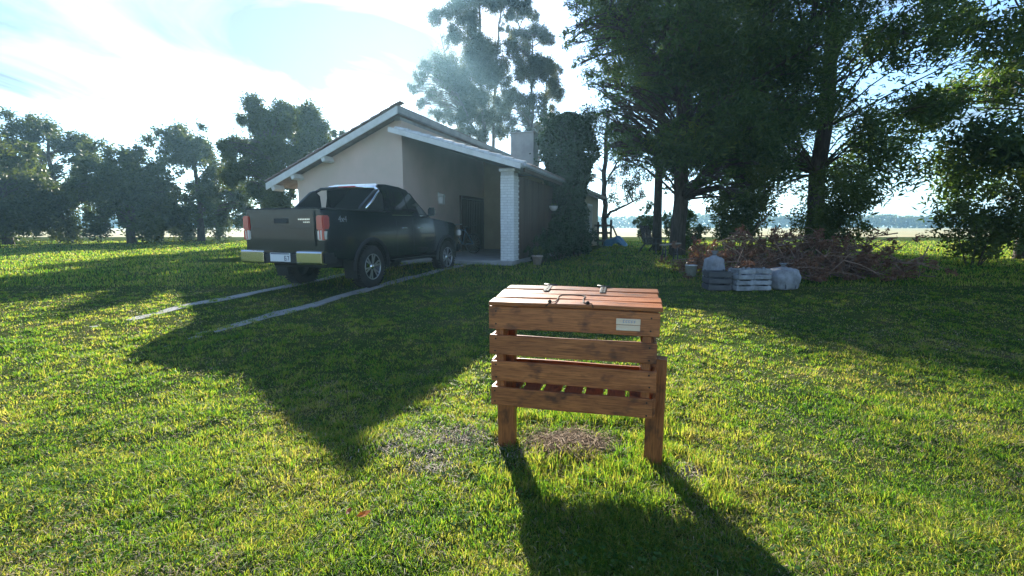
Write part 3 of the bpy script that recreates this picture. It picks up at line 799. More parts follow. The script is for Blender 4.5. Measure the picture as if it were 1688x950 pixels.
TR = R(-19.5); tp = Vector((-3.52, 9.22, 0)); tp.z = g1(-2.8, 9.0) - 0.01
truck = thing('pickup_truck', 'dark double cab pickup truck parked nose towards the carport', 'pickup truck', tp, TR)
WB, WR_ = 3.085, 0.405            # wheelbase, tyre radius
YT, YN = -1.22, 4.02              # tail, nose
def sidew(z, y):
    """half width of the body at height z and station y"""
    w = 0.915 - 0.10 * max(0, (0.75 - z)) ** 1.2 - 0.18 * max(0.0, z - 1.02) ** 1.6
    if y > 3.2: w -= 0.17 * ((y - 3.2) / 0.85) ** 2
    if y < -0.9: w -= 0.05 * ((-0.9 - y) / 0.33) ** 2
    return w
def arch(yc, r, z0, y_sign=1, n=11):
    pts = []
    for k in range(n):
        t = math.pi * (1 - k / (n - 1))
        pts.append((yc + r * math.cos(t), max(z0, WR_ + r * math.sin(t))))
    return pts
def body_shell(name, outline, cuts_y, cuts_z, m, width, parent, bev=0.025):
    bm = bmesh.new()
    L = [bm.verts.new((-1, p[0], p[1])) for p in outline]
    Rr = [bm.verts.new((1, p[0], p[1])) for p in outline]
    n = len(outline)
    bm.faces.new(L); bm.faces.new(Rr[::-1])
    for i in range(n): bm.faces.new((L[i], L[(i + 1) % n], Rr[(i + 1) % n], Rr[i]))
    for yc in cuts_y:
        bmesh.ops.bisect_plane(bm, geom=bm.verts[:] + bm.edges[:] + bm.faces[:], plane_co=(0, yc, 0), plane_no=(0, 1, 0))
    for zc_ in cuts_z:
        bmesh.ops.bisect_plane(bm, geom=bm.verts[:] + bm.edges[:] + bm.faces[:], plane_co=(0, 0, zc_), plane_no=(0, 0, 1))
    for xc in (-0.5, 0, 0.5):
        bmesh.ops.bisect_plane(bm, geom=bm.verts[:] + bm.edges[:] + bm.faces[:], plane_co=(xc, 0, 0), plane_no=(1, 0, 0))
    bmesh.ops.recalc_face_normals(bm, faces=bm.faces[:])
    if bev:
        es = [e for e in bm.edges if len(e.link_faces) == 2 and e.calc_face_angle() > R(50) and abs(abs(e.verts[0].co.x) - 1) < 1e-4 and abs(abs(e.verts[1].co.x) - 1) < 1e-4]
        bmesh.ops.bevel(bm, geom=es, offset=bev, segments=2, affect='EDGES')
    for v in bm.verts:
        v.co.x *= width(v.co.z, v.co.y)
    return bm
zs = 0.56
outline = [(YT, 0.66)] + arch(0, 0.50, zs) + arch(WB, 0.50, zs) + [(YN - .10, 0.50), (YN, 0.70), (YN, 0.98), (YN - .08, 1.14), (3.55, 1.255), (2.55, 1.345), (2.30, 1.36), (1.05, 1.37), (0.78, 1.37), (0.77, 1.44), (YT, 1.455)]
bm = body_shell('b', outline, [-1.0, -.5, 0, .5, .9, 1.4, 1.9, 2.4, 2.8, 3.1, 3.4, 3.7, 3.9], [0.7, 0.85, 1.0, 1.1, 1.2, 1.3], None, sidew, None)
body = fromb('body', bm, M['paint'], truck)
for f in body.data.polygons: f.use_smooth = f.area < 1e9
try:
    body.data.set_sharp_from_angle(angle=R(32))
except Exception:
    pass
# open load bed seen as a dark lining between the rails
box('bed_lining', (0, -0.22, 1.4505), (1.50, 1.84, 0.012), M['plastic'], truck, 0.002)
for s in (-1, 1):
    box('bed_rail', (s * 0.815, -0.22, 1.467), (0.09, 1.94, 0.022), M['plastic'], truck, 0.006)
box('tailgate_cap', (0, YT + .03, 1.468), (1.50, 0.07, 0.022), M['plastic'], truck, 0.006)
# cab
def cabw(z, y): return 0.815 - 0.30 * (max(0, z - 1.33)) ** 1.15 - (0.05 * max(0, y - 2.0))
cab_o = [(0.80, 1.34), (2.62, 1.34), (2.40, 1.46), (1.72, 1.97), (1.45, 2.015), (0.98, 2.035), (0.70, 2.02), (0.60, 1.965)]
bm = body_shell('c', cab_o, [0.9, 1.2, 1.5, 1.8, 2.1], [1.45, 1.6, 1.75, 1.9], None, cabw, None, 0.05)
cabo = fromb('cab', bm, M['paint'], truck, True)
try: cabo.data.set_sharp_from_angle(angle=R(35))
except Exception: pass
def cab_pt(y, z, s, off=0.006): return (s * (cabw(z, y) + off), y, z)
def panel(name, quad, s, m, parent, off=0.006, n=8):
    """glass or trim following the cab side: quad in (y,z), bilinear"""
    V_, F_ = [], []
    for i in range(n + 1):
        for j in range(n + 1):
            u, v = i / n, j / n
            q = [(1 - u) * (1 - v), u * (1 - v), u * v, (1 - u) * v]
            yy = sum(q[k] * quad[k][0] for k in range(4)); zz = sum(q[k] * quad[k][1] for k in range(4))
            V_.append(cab_pt(yy, zz, s, off))
    for i in range(n):
        for j in range(n):
            a_ = i * (n + 1) + j; F_.append((a_, a_ + 1, a_ + n + 2, a_ + n + 1))
    return poly(name, V_, F_, m, parent, True)
for s in (-1, 1):
    panel('side_window', [(0.90, 1.43), (1.48, 1.43), (1.44, 1.90), (0.86, 1.90)], s, M['tint'], truck)
    panel('side_window', [(1.54, 1.43), (2.28, 1.45), (1.74, 1.88), (1.50, 1.90)], s, M['tint'], truck)
    panel('quarter_window', [(0.74, 1.46), (0.84, 1.44), (0.81, 1.88), (0.70, 1.90)], s, M['tint'], truck)
    panel('window_trim', [(0.74, 1.39), (2.40, 1.40), (2.40, 1.418), (0.74, 1.408)], s, M['chrome'], truck, 0.010)
def cab_face(name, ya, za, yb, zb, m, wk=0.9, off=(0, 0)):
    n_ = 10; V_, F_ = [], []
    for i in range(n_ + 1):
        for (yy, zz) in ((ya, za), (yb, zb)):
            x_ = (2 * i / n_ - 1) * (cabw(zz, yy) - .075)
            bow = 0.02 * (1 - (2 * i / n_ - 1) ** 2)
            V_.append((x_, yy + off[0] + bow * (1 if off[0] > 0 else -1), zz + off[1]))
    for i in range(n_): F_.append((2 * i, 2 * i + 2, 2 * i + 3, 2 * i + 1))
    return poly(name, V_, F_, m, truck, True)
cab_face('windscreen', 2.38, 1.475, 1.75, 1.948, M['tint'], off=(0.008, 0.010))
cab_face('rear_window', 0.765, 1.47, 0.625, 1.92, M['tint'], off=(-0.014, 0.0))
# door shut lines and handles, arches, sill step
for s in (-1, 1):
    for yy in (0.86, 1.50, 2.42):
        V_, F_ = [], []
        zz_ = [0.60 + k * 0.076 for k in range(11)]
        for z_ in zz_:
            for d_ in (-.005, .005): V_.append((s * (sidew(z_, yy) + .0015), yy + d_ - (0.10 * max(0, .95 - z_) if yy < 1 else 0) * 0, z_))
        for k in range(10): F_.append((2 * k, 2 * k + 1, 2 * k + 3, 2 * k + 2))
        poly('shut_line', V_, F_, M['interior'], truck)
    for yy in (1.02, 1.66):
        tube('door_handle', [(s * (sidew(1.13, yy) + .002), yy, 1.13), (s * (sidew(1.13, yy) + .035), yy + .03, 1.135), (s * (sidew(1.13, yy) + .035), yy + .17, 1.135), (s * (sidew(1.13, yy) + .002), yy + .20, 1.13)], 0.015, M['chrome'], truck)
    for yc in (0, WB):
        V_, F_ = [], []
        for k in range(17):
            t = math.pi * (1.02 - 1.04 * k / 16)
            for rr_, dx_ in ((0.485, 0.012), (0.50, 0.028), (0.555, 0.026), (0.565, 0.004)):
                yy, zz = yc + rr_ * math.cos(t), WR_ + rr_ * math.sin(t)
                V_.append((s * (sidew(max(zz, .5), yy) + dx_), yy, zz))
        for k in range(16):
            for q in range(3): F_.append((4 * k + q, 4 * k + q + 1, 4 * k + q + 5, 4 * k + q + 4))
        poly('wheel_arch', V_, F_, M['plastic'], truck, True)
        # dark liner inside the arch
        V_, F_ = [], []
        for k in range(13):
            t = math.pi * k / 12
            for xx in (0.45, sidew(.8, yc) - .01):
                V_.append((s * xx, yc + .485 * math.cos(t), WR_ + .485 * math.sin(t)))
        for k in range(12): F_.append((2 * k, 2 * k + 1, 2 * k + 3, 2 * k + 2))
        poly('arch_liner', V_, F_, M['interior'], truck)
    box('side_step', (s * .90, 1.54, 0.47), (0.13, 1.75, 0.045), M['black_metal'], truck, 0.015, seg=2)
    box('step_tread', (s * .90, 1.54, 0.4945), (0.10, 1.5, 0.004), M['alloy_dark'], truck)
    # mirror
    mr = fromb('wing_mirror', (lambda b: (bmesh.ops.create_cube(b, size=1, matrix=Matrix.Diagonal((.17, .09, .19, 1))), bmesh.ops.bevel(b, geom=b.edges[:], offset=.025, segments=2, affect='EDGES'), b)[-1])(bmesh.new()), M['paint'], truck, loc=(s * 1.0, 2.16, 1.50))
    tube('mirror_arm', [(-s * .06, .02, -.07), (-s * .22, .06, -.10)], 0.022, M['plastic'], mr)
    # mud flap
    box('mud_flap', (s * .80, -0.52, 0.40), (0.26, 0.012, 0.36), M['plastic'], truck, rot=(R(6), 0, 0))
# underside and axle
box('underbody', (0, 1.4, 0.55), (1.2, 4.6, 0.22), M['interior'], truck, 0.02)
tube('rear_axle', [(-.75, 0, WR_), (.75, 0, WR_)], .05, M['interior'], truck)
# wheels
def wheel(x, y, s):
    w = thing('wheel', None, None); w.parent = truck; w.location = (x, y, WR_)
    for k in ('label', 'category'):
        if k in w: del w[k]
    r = WR_; hw_ = .125
    lathe('tyre', [(0.245, -hw_ + .01), (0.30, -hw_), (r - .045, -hw_), (r - .008, -hw_ + .03), (r, -.05), (r, .05), (r - .008, hw_ - .03), (r - .045, hw_), (0.30, hw_), (0.245, hw_ - .01)], M['rubber'], w, 40, 'X')
    bm = bmesh.new()
    for k in range(40):
        t = 2 * math.pi * k / 40
        for xo in (-.09, .09):
            bb(bm, (xo, (r + .002) * math.cos(t), (r + .002) * math.sin(t)), (0.055, .034, .016), Euler((t + R(90), 0, 0)))
    fromb('tread', bm, M['rubber'], w)['kind'] = 'stuff'
    lathe('rim', [(0.248, s * (hw_ - .012)), (0.240, s * (hw_ - .008)), (0.228, s * (hw_ - .02)), (0.222, s * .02), (0.05, s * .0)], M['alloy_dark'], w, 40, 'X')
    lathe('rim_lip', [(0.250, s * (hw_ - .014)), (0.246, s * (hw_ - .004)), (0.232, s * (hw_ - .010)), (0.230, s * (hw_ - .02))], M['alloy'], w, 40, 'X')
    bm = bmesh.new()
    for k in range(6):
        for d_ in (-.17, .17):
            t = 2 * math.pi * k / 6 + .3
            a_ = Vector((s * (hw_ - .035), .045 * math.cos(t), .045 * math.sin(t)))
            b_ = Vector((s * (hw_ - .018), .236 * math.cos(t + d_), .236 * math.sin(t + d_)))
            dirv = (b_ - a_); mid_ = (a_ + b_) / 2
            rot = Euler((math.atan2(dirv.z, dirv.y), 0, 0))
            bb(bm, mid_, (.018, dirv.length, .026), rot)
    fromb('spokes', bm, M['alloy'], w)
    lathe('hub_cap', [(0.062, s * (hw_ - .05)), (0.060, s * (hw_ - .018)), (0.03, s * (hw_ - .010)), (0.001, s * (hw_ - .008))], M['chrome'], w, 20, 'X')
    return w
for s in (-1, 1):
    wheel(s * 0.80, 0, s); wheel(s * 0.80, WB, s)
# tail: gate, lamps, bumper, plate
tg = box('tailgate', (0, YT - .012, 1.13), (1.40, 0.03, 0.60), M['paint'], truck, 0.010, seg=2)
box('tailgate_crease', (0, -0.018, 0.02), (1.30, 0.012, 0.05), M['paint'], tg, 0.005)
hd_ = box('tailgate_handle', (0, -0.022, 0.13), (0.30, 0.02, 0.085), M['plastic'], tg, 0.006)
# badge on the gate: too small to read in the picture, two bright lines of raised metal
bm = bmesh.new()
for k in range(7): bb(bm, (0.385 + k * 0.036, -0.018, 0.155), (0.026, .006, .022))
for k in range(4): bb(bm, (0.49 + k * 0.036, -0.018, 0.108), (0.026, .006, .016))
fromb('badge', bm, M['chrome'], tg)
for s in (-1, 1):
    tl = fromb('tail_light', (lambda b: (bmesh.ops.create_cube(b, size=1, matrix=Matrix.Diagonal((.155, .17, .25, 1))), bmesh.ops.bevel(b, geom=b.edges[:], offset=.02, segments=2, affect='EDGES'), b)[-1])(bmesh.new()), M['red_lens'], truck, loc=(s * .805, YT + .055, 1.225))
    lo_ = fromb('clear_lens', (lambda b: (bmesh.ops.create_cube(b, size=1, matrix=Matrix.Diagonal((.145, .15, .17, 1))), bmesh.ops.bevel(b, geom=b.edges[:], offset=.018, segments=2, affect='EDGES'), b)[-1])(bmesh.new()), M['clear_lens'], tl, loc=(s * .002, 0, -.205))
    box('red_strip', (s * .05, -.003, -.205), (.04, .156, .16), M['red_lens'], tl, .006)
    box('lamp_divider', (-s * .005, -.078, -.20), (.018, .004, .15), M['red_lens'], tl)
    box('head_lamp', (s * .70, YN - .05, 1.0), (.32, .10, .15), M['clear_lens'], truck, .02)
    c = bmesh.new()
    prof = [(0.0, 0.53), (-.115, 0.53), (-.13, 0.56), (-.13, .73), (-.115, .755), (0.0, .755)]
    bp = prism('bumper_end', [(YT + .02 + a_, b_) for a_, b_ in prof], min(s * .36, s * .88), max(s * .36, s * .88), M['chrome'], truck, 'X', .006)
    # rounded corner running forward along the side
    box('bumper_corner', (s * .875, YT + .10, .645), (.05, .34, .20), M['plastic'], truck, .02, seg=2)
box('bumper_step', (0, YT - .03, .62), (.70, .12, .16), M['plastic'], truck, .01)
pt = box('number_plate', (0.0, YT - .095, .645), (.44, .012, .15), M['plate'], truck, .004)
bm = bmesh.new()
bb(bm, (0, -.0065, .06), (.40, .002, .018))
plo = fromb('plate_band', bm, M['plate_ink'], pt)
bm = bmesh.new()                       # last figures of the plate, as far as they show: 6 7
bb(bm, (.100, -.0065, -.015), (.012, .002, .08)); bb(bm, (.118, -.0065, -.05), (.04, .002, .012)); bb(bm, (.118, -.0065, -.012), (.04, .002, .012)); bb(bm, (.133, -.0065, -.03), (.012, .002, .04)); bb(bm, (.118, -.0065, .02), (.04, .002, .012))
bb(bm, (.175, -.0065, .02), (.045, .002, .012)); bb(bm, (.182, -.0065, -.015), (.012, .002, .08), Euler((0, R(14), 0)))
fromb('plate_figures', bm, M['plate_ink'], pt)
# front: grille and bumper
box('grille', (0, YN + .005, .97), (.95, .04, .24), M['black_metal'], truck, .02)
box('front_bumper', (0, YN - .02, .62), (1.62, .22, .26), M['plastic'], truck, .05, seg=2)
# styling bar behind the cab
for s in (-1, 1):
    prism('sail_panel', [(0.60, 1.485), (0.56, 1.80), (0.42, 1.90), (0.30, 1.86), (-0.10, 1.56), (-0.18, 1.485)], s * .74, s * .80, M['plastic'], truck, 'X', .012)
    tube('styling_bar', [(s * .812, -.02, 1.50), (s * .805, .20, 1.66), (s * .78, .44, 1.86), (s * .66, .50, 1.935), (0, .52, 1.955)], .03, M['chrome'] if s > 0 else M['alloy_dark'], truck, 10)
tube('brake_light_bar', [(-.2, .49, 1.965), (.2, .49, 1.965)], .018, M['red_lens'], truck, 8)
box('roof_glint', (0.0, 0.75, 2.03), (1.05, .02, .018), M['chrome'], truck, .004)  # bright strip added to imitate the sky's reflection along the roof edge
# "4x4" on the bed side
def text_mesh(name, s, size, m, parent, loc, rot, ext=0.002):
    cu = bpy.data.curves.new(name, 'FONT'); cu.body = s; cu.size = size; cu.extrude = ext; cu.align_x = 'CENTER'; cu.align_y = 'CENTER'; cu.resolution_u = 3
    o = bpy.data.objects.new(name, cu); col.objects.link(o)
    dg = bpy.context.evaluated_depsgraph_get(); me = bpy.data.meshes.new_from_object(o.evaluated_get(dg))
    bpy.data.objects.remove(o); bpy.data.curves.remove(cu); me.materials.clear()
    return link(name, me, m, parent, loc, rot)
for s in (-1, 1):
    text_mesh('side_decal', '4x4', 0.15, M['decal'], truck, (s * (sidew(1.30, -.75) + .004), -.78, 1.29), (R(90) - s * 0 , 0, R(90) * s))

# ------------------------------------------------------------------ trees
def leaf_quads(C, length, width, droop, r):
    """one small pointed quad per leaf; droop -1..1 pulls the leaf axis down"""
    n = len(C)
    d = r.normal(size=(n, 3)); d[:, 2] = d[:, 2] * 0.8 - droop
    d /= np.linalg.norm(d, axis=1)[:, None]
    q = r.normal(size=(n, 3)); wv_ = np.cross(d, q); wv_ /= (np.linalg.norm(wv_, axis=1)[:, None] + 1e-9)
    L = (length * r.uniform(0.6, 1.3, n))[:, None]; Wd = (width * r.uniform(0.7, 1.3, n))[:, None]
    V = np.empty((n, 4, 3))
    V[:, 0] = C - d * L * 0.5; V[:, 1] = C + wv_ * Wd * 0.5 - d * L * 0.05; V[:, 2] = C + d * L * 0.5; V[:, 3] = C - wv_ * Wd * 0.5 - d * L * 0.05
    F = np.arange(n * 4).reshape(n, 4)
    return V.reshape(-1, 3), F
def clump_points(c, rad, n, r, flat=0.75, hollow=0.35, sprigs=0, soft=0.13):
    """leaf centres in a lumpy clump: gathered on sprigs so that gaps stay between"""
    k = sprigs or max(4, int(n / 26))
    u = r.normal(size=(k, 3)); u /= np.linalg.norm(u, axis=1)[:, None]
    s = u * (hollow + (1 - hollow) * r.random(k) ** 0.6)[:, None] * rad * np.array([1, 1, flat])
    idx = r.integers(0, k, n)
    return np.asarray(c) + s[idx] + r.normal(size=(n, 3)) * rad * soft * np.array([1, 1, 1.25])
def bend(a, b, r, sag=0.12, n=5):
    a, b = Vector(a), Vector(b); L = (b - a).length
    o = Vector(r.normal(size=3)) * L * 0.06; o.z += L * sag
    return [a.lerp(b, t / (n - 1)) + o * math.sin(math.pi * t / (n - 1)) for t in range(n)]
class Wood:
    def __init__(s): s.V, s.F = [], []
    def add(s, pts, rads, n=5):
        V_, F_ = tube_geo(pts, rads, n); o = len(s.V)
        s.V += V_; s.F += [tuple(i + o for i in f) for f in F_]
def tree(name, label, cat, base, stems, clumps, wood, leafm, n_leaf, leaf, droop, seed, group=None, flat=0.75, hollow=0.3, br=0.02, jit=0.5, twigs=True, sink=0.25, soft=0.13, wob=0.35):
    """stems: lists of (point, radius); clumps: list of (centre, radius)"""
    r = np.random.default_rng(seed)
    root = thing(name, label, cat, base, 0, group)
    B = Vector(base)
    w = Wood(); nodes = []
    for st in stems:
        pts = [Vector(p) - B for p, _ in st]; rd = [q for _, q in st]
        pts2, rd2 = [], []
        for i in range(len(pts) - 1):
            for t in (0, .25, .5, .75):
                j = Vector(r.normal(size=3)) * rd[i] * wob if (i or t) else Vector()
                pts2.append(pts[i].lerp(pts[i + 1], t) + j); rd2.append(rd[i] * (1 - t) + rd[i + 1] * t)
        pts2.append(pts[-1]); rd2.append(rd[-1])
        pts2[0].z -= sink; rd2[0] *= 1.15
        w.add(pts2, rd2, 9)
        nodes += list(zip(pts2[2:], rd2[2:]))
    tot = sum(q ** 2 for _, q in clumps); Cs = []
    for c, q in clumps:
        c = Vector(c) - B
        best = min(nodes, key=lambda nd: (nd[0] - c).length + 1.2 * max(0, nd[0].z - c.z + 0.25 * (nd[0] - c).length))
        ln = (best[0] - c).length
        pts = bend(best[0], c, r)
        r0 = min(best[1] * 0.6, br * (0.6 + ln * 0.35))
        w.add(pts, [r0 * (1 - .8 * t / 4) for t in range(5)], 5)
        for k in range(4 if twigs else 0):
            u = Vector(r.normal(size=3)); u.z *= .6
            e_ = c + u.normalized() * q * 0.8
            w.add(bend(pts[3], e_, r, 0.05, 4), [r0 * .3, r0 * .25, r0 * .18, r0 * .08], 4)
        n = max(12, int(n_leaf * q ** 2 / tot))
        Cs.append(clump_points(c, q, n, r, flat, hollow, 0, soft))
    poly('trunk', w.V, w.F, wood, root, True)
    C = np.concatenate(Cs)
    V_, F_ = leaf_quads(C, leaf[0], leaf[1], droop, r)
    big('crown', V_, F_, leafm, root)
    return root

M['euc_leaf'] = leafmat('eucalyptus_leaf', (0.05, 0.065, 0.04), (0.11, 0.12, 0.07), 0.5, (1.4, 1.35, 0.8), nscale=0.25)
M['pine_leaf'] = leafmat('pine_needle', (0.028, 0.062, 0.032), (0.095, 0.14, 0.045), 0.46, (1.8, 1.9, 0.6), nscale=0.5, warm=(0.22, 0.24, 0.06))
M['ivy_leaf'] = leafmat('ivy_leaf', (0.014, 0.036, 0.016), (0.035, 0.07, 0.024), 0.25, nscale=1.5)
M['shrub_leaf'] = leafmat('shrub_leaf', (0.035, 0.06, 0.018), (0.10, 0.13, 0.035), 0.45, nscale=0.9)
M['broad_leaf'] = leafmat('broad_leaf', (0.030, 0.052, 0.020), (0.085, 0.105, 0.035), 0.4, nscale=0.6)

def img_clumps(lst, Y, dj, r, k=1.0):
    out = []
    for px, py, pr in lst:
        y_ = Y + r.uniform(-dj, dj)
        p = at(px, py, Y); p = p + ray(px, py) / ray(px, py).y * (y_ - Y)
        out.append((p, k * pr * y_ / FPX))
    return out
r5 = np.random.default_rng(5)
EY = 72.0
euc = [(722, 22, 14), (746, 20, 12), (768, 8, 15), (790, -12, 24), (775, 36, 20), (762, 60, 17), (746, 64, 10), (790, 72, 20), (745, 112, 25), (726, 118, 19), (702, 116, 12), (692, 128, 9), (682, 146, 8),
       (716, 154, 11), (748, 142, 18), (762, 128, 16), (800, 84, 20), (812, 100, 22), (790, 108, 20), (778, 96, 14), (820, 118, 20), (800, 132, 20), (776, 150, 18), (800, 162, 20), (760, 172, 16), (732, 178, 10), (720, 190, 9), (690, 172, 8),
       (780, 186, 19), (748, 198, 15), (806, 200, 18), (828, 180, 17), (836, 148, 14), (830, -20, 26), (850, 2, 18), (868, 14, 15), (880, 26, 8), (842, 26, 10), (812, 4, 16), (765, -22, 22), (805, -28, 26), (830, 46, 9), (765, 215, 14), (790, 222, 15), (820, 222, 14)]
cl = img_clumps(euc, EY, 2.4, r5)
eb = at(806, 380, EY); eb.z = 0.3
def stem(pxs, Y, r0, r1, z0=None):
    out = []
    for i, (px, py) in enumerate(pxs):
        p = at(px, py, Y)
        if i == 0 and z0 is not None: p.z = z0
        out.append((p, r0 + (r1 - r0) * i / (len(pxs) - 1)))
    return out
def split_clumps(cl, r, k=6, spread=0.52):
    out = []
    for c, q in cl:
        for j in range(k):
            o = Vector(np.clip(r.normal(size=3), -1.5, 1.5)) * q * spread; o.z *= .8
            out.append((c + o, q * r.uniform(.22, .5)))
    return out
cl = split_clumps(cl, r5, 9, .62)
tree('eucalyptus_tree', 'tallest airy eucalyptus tree rising behind the house roof', 'tree', eb,
     [stem([(806, 380), (800, 250), (792, 120), (790, 10), (796, -28)], EY, .40, .09, .3), stem([(806, 380), (812, 260), (816, 140), (822, 40), (834, -25)], EY + 1, .33, .07, .3),
      stem([(800, 250), (770, 190), (742, 130), (722, 40)], EY - .6, .22, .04), stem([(816, 140), (846, 70), (866, 20)], EY + .5, .17, .04)],
     cl, M['eucalyptus_bark'], M['euc_leaf'], 165000, (0.35, 0.095), 0.6, 11, 'eucalyptus trees behind the house', flat=0.7, hollow=0.1, br=0.03, soft=.5)
euc2 = [(872, 60, 15), (890, 58, 12), (902, 66, 10), (845, 78, 12), (856, 92, 15), (880, 100, 18), (903, 106, 14), (918, 116, 10), (860, 122, 14), (884, 128, 15), (908, 138, 13), (915, 160, 13), (850, 165, 14), (884, 162, 14), (898, 182, 12), (865, 192, 13), (836, 206, 12), (884, 212, 12), (905, 205, 11), (858, 226, 12), (848, 62, 9), (892, 236, 12)]
e2 = at(880, 380, 60); e2.z = .3
tree('eucalyptus_tree', 'slimmer eucalyptus tree between the chimney and the ivy covered column', 'tree', e2,
     [stem([(880, 380), (878, 240), (876, 130), (878, 60)], 60, .30, .06, .3), stem([(880, 320), (894, 220), (902, 120)], 60.5, .2, .05)],
     split_clumps(img_clumps(euc2, 60, 2.8, r5), r5, 8, .62), M['eucalyptus_bark'], M['euc_leaf'], 62000, (0.28, 0.078), 0.6, 12, 'eucalyptus trees behind the house', hollow=0.1, br=0.03, soft=.62)

# big pine with its crown over the right of the yard
r6 = np.random.default_rng(66)
def crown_field(bx, by, spec, n, r, gaps=()):
    """random clumps in stacked rings: spec = (z, radius) pairs; gaps are boxes of view kept open: (px0,py0,px1,py1)"""
    out = []; zs_ = [q[0] for q in spec]
    tries = 0
    while len(out) < n and tries < 40 * n:
        tries += 1
        z = r.uniform(zs_[0], zs_[-1]); R0 = np.interp(z, zs_, [q[1] for q in spec])
        t = r.random() * 2 * math.pi; q = R0 * (0.25 + 0.75 * math.sqrt(r.random()))
        p = Vector((bx + q * math.cos(t), by + q * math.sin(t), z))
        if p.y < 5: continue
        rad = r.uniform(0.5, 0.95)
        X_, Y_ = proj(p); rp_ = rad * FPX / p.y * .45
        if any(a_ - rp_ < X_ < c_ + rp_ and b_ - rp_ < Y_ < d_ + rp_ for a_, b_, c_, d_ in gaps): continue
        out.append((p, rad))
    return out
GAPS = [(878, -60, 938, 60), (880, 60, 908, 175), (948, 20, 966, 38), (918, 95, 958, 150), (930, 150, 975, 200), (960, 195, 996, 330), (1000, 262, 1075, 380), (1060, 205, 1080, 222), (1056, 190, 1068, 200), (1140, 320, 1160, 380), (1006, 138, 1024, 152), (1100, 178, 1118, 196), (1010, 88, 1022, 96), (900, 150, 930, 185), (940, 160, 970, 185)]
pb = Vector((6.0, 17.0, g1(6, 17)))
cl = crown_field(6.2, 16.6, [(3.6, 2.2), (5.0, 3.6), (7.0, 4.6), (9.5, 5.0), (12.5, 4.4), (16, 3.2), (18, 1.5)], 330, r6, GAPS)
pine_img = [(935, 75, 18), (950, 58, 22), (962, 95, 18), (985, 70, 28), (955, 8, 22), (985, 20, 30), (1000, 110, 25), (985, 138, 14), (1005, 163, 20), (1030, 140, 25), (998, 190, 16), (1025, 185, 24), (1010, 215, 18), (1040, 215, 22), (1030, 240, 18), (1003, 245, 11),
            (1055, 240, 20), (1075, 262, 18), (1085, 230, 22), (1092, 290, 16), (1060, 170, 28), (1040, 60, 35), (1070, 100, 35), (1022, 260, 11), (1140, 250, 32), (1180, 240, 34), (1210, 262, 30), (1160, 296, 22), (1205, 300, 24), (1170, 200, 34), (1215, 200, 34), (1150, 140, 38), (1200, 140, 38), (1100, 40, 38), (1150, 60, 40), (1200, 60, 40), (1130, 275, 22), (1100, 200, 28), (1020, -20, 40), (1080, -30, 45), (1150, -30, 45), (1240, 280, 26), (1250, 220, 34), (1165, 318, 16), (1190, 322, 18), (1215, 325, 18), (1245, 318, 22), (1150, 306, 14), (1275, 300, 26), (1265, 250, 30), (1180, 275, 22), (1222, 290, 22), (1100, 312, 9), (1128, 308, 10)]
cl += split_clumps(img_clumps(pine_img, 16.0, 1.8, r6), r6, 4)
tree('pine_tree', 'big dark pine tree with the thickest trunk, beside the brush heap', 'tree', pb,
     [[(pb, .27), (pb + Vector((0.02, 0, 4)), .24), (pb + Vector((0.05, .1, 9)), .18), (pb + Vector((.3, .2, 17)), .06)],
      [(pb + Vector((0.05, 0, 4.2)), .17), (pb + Vector((1.6, -.3, 5.4)), .13), (pb + Vector((3.8, -.6, 6.6)), .05)],
      [(pb + Vector((0.05, 0, 5.6)), .14), (pb + Vector((-1.8, -.5, 7.2)), .10), (pb + Vector((-3.8, -.8, 9.0)), .04)]],
     cl, M['bark'], M['pine_leaf'], 210000, (0.20, 0.046), 0.15, 21, 'pines on the right of the yard', flat=0.6, hollow=0.15, br=0.03, soft=.26, wob=.12)
p2 = Vector((6.35, 20.5, g1(6, 20)))
cl = crown_field(6.3, 21, [(4.2, 1.6), (6, 3.0), (9, 3.4), (13, 3), (17, 1.5)], 110, r6, GAPS)
tree('pine_tree', 'slim dark pine trunk standing just behind the biggest pine', 'tree', p2, [[(p2, .19), (p2 + Vector((-.05, 0, 6)), .15), (p2 + Vector((.1, 0, 16)), .04)]],
     cl, M['bark'], M['pine_leaf'], 50000, (0.23, 0.06), 0.15, 22, 'pines on the right of the yard', flat=0.6, hollow=0.15, soft=.26, wob=.12)
p3 = Vector((11.2, 17.5, g1(11, 17)))
cl = crown_field(11.2, 17.5, [(2.2, 2.6), (4.5, 3.8), (8, 4.4), (12, 3.8), (17, 1.5)], 200, r6, [(1140, 320, 1160, 380)])
tree('pine_tree', 'wide low branched pine tree standing over the green shrubs', 'tree', p3, [[(p3, .30), (p3 + Vector((.1, 0, 6)), .24), (p3 + Vector((0, 0, 16)), .05)]],
     cl, M['bark'], M['pine_leaf'], 90000, (0.23, 0.06), 0.15, 23, 'pines on the right of the yard', flat=0.6, hollow=0.15, soft=.26, wob=.12)
p4 = Vector((16.5, 15.0, g1(16, 15)))
cl = crown_field(16.5, 15, [(2.0, 2.4), (4.5, 3.6), (8, 4.0), (12, 3.0), (15, 1.2)], 130, r6)
tree('pine_tree', 'pine tree at the outer end of the row of pines', 'tree', p4, [[(p4, .28), (p4 + Vector((.1, 0, 6)), .22), (p4 + Vector((0, 0, 14)), .05)]],
     cl, M['bark'], M['pine_leaf'], 50000, (0.25, 0.07), 0.15, 24, 'pines on the right of the yard', flat=0.6, hollow=0.15, soft=.26, wob=.12)

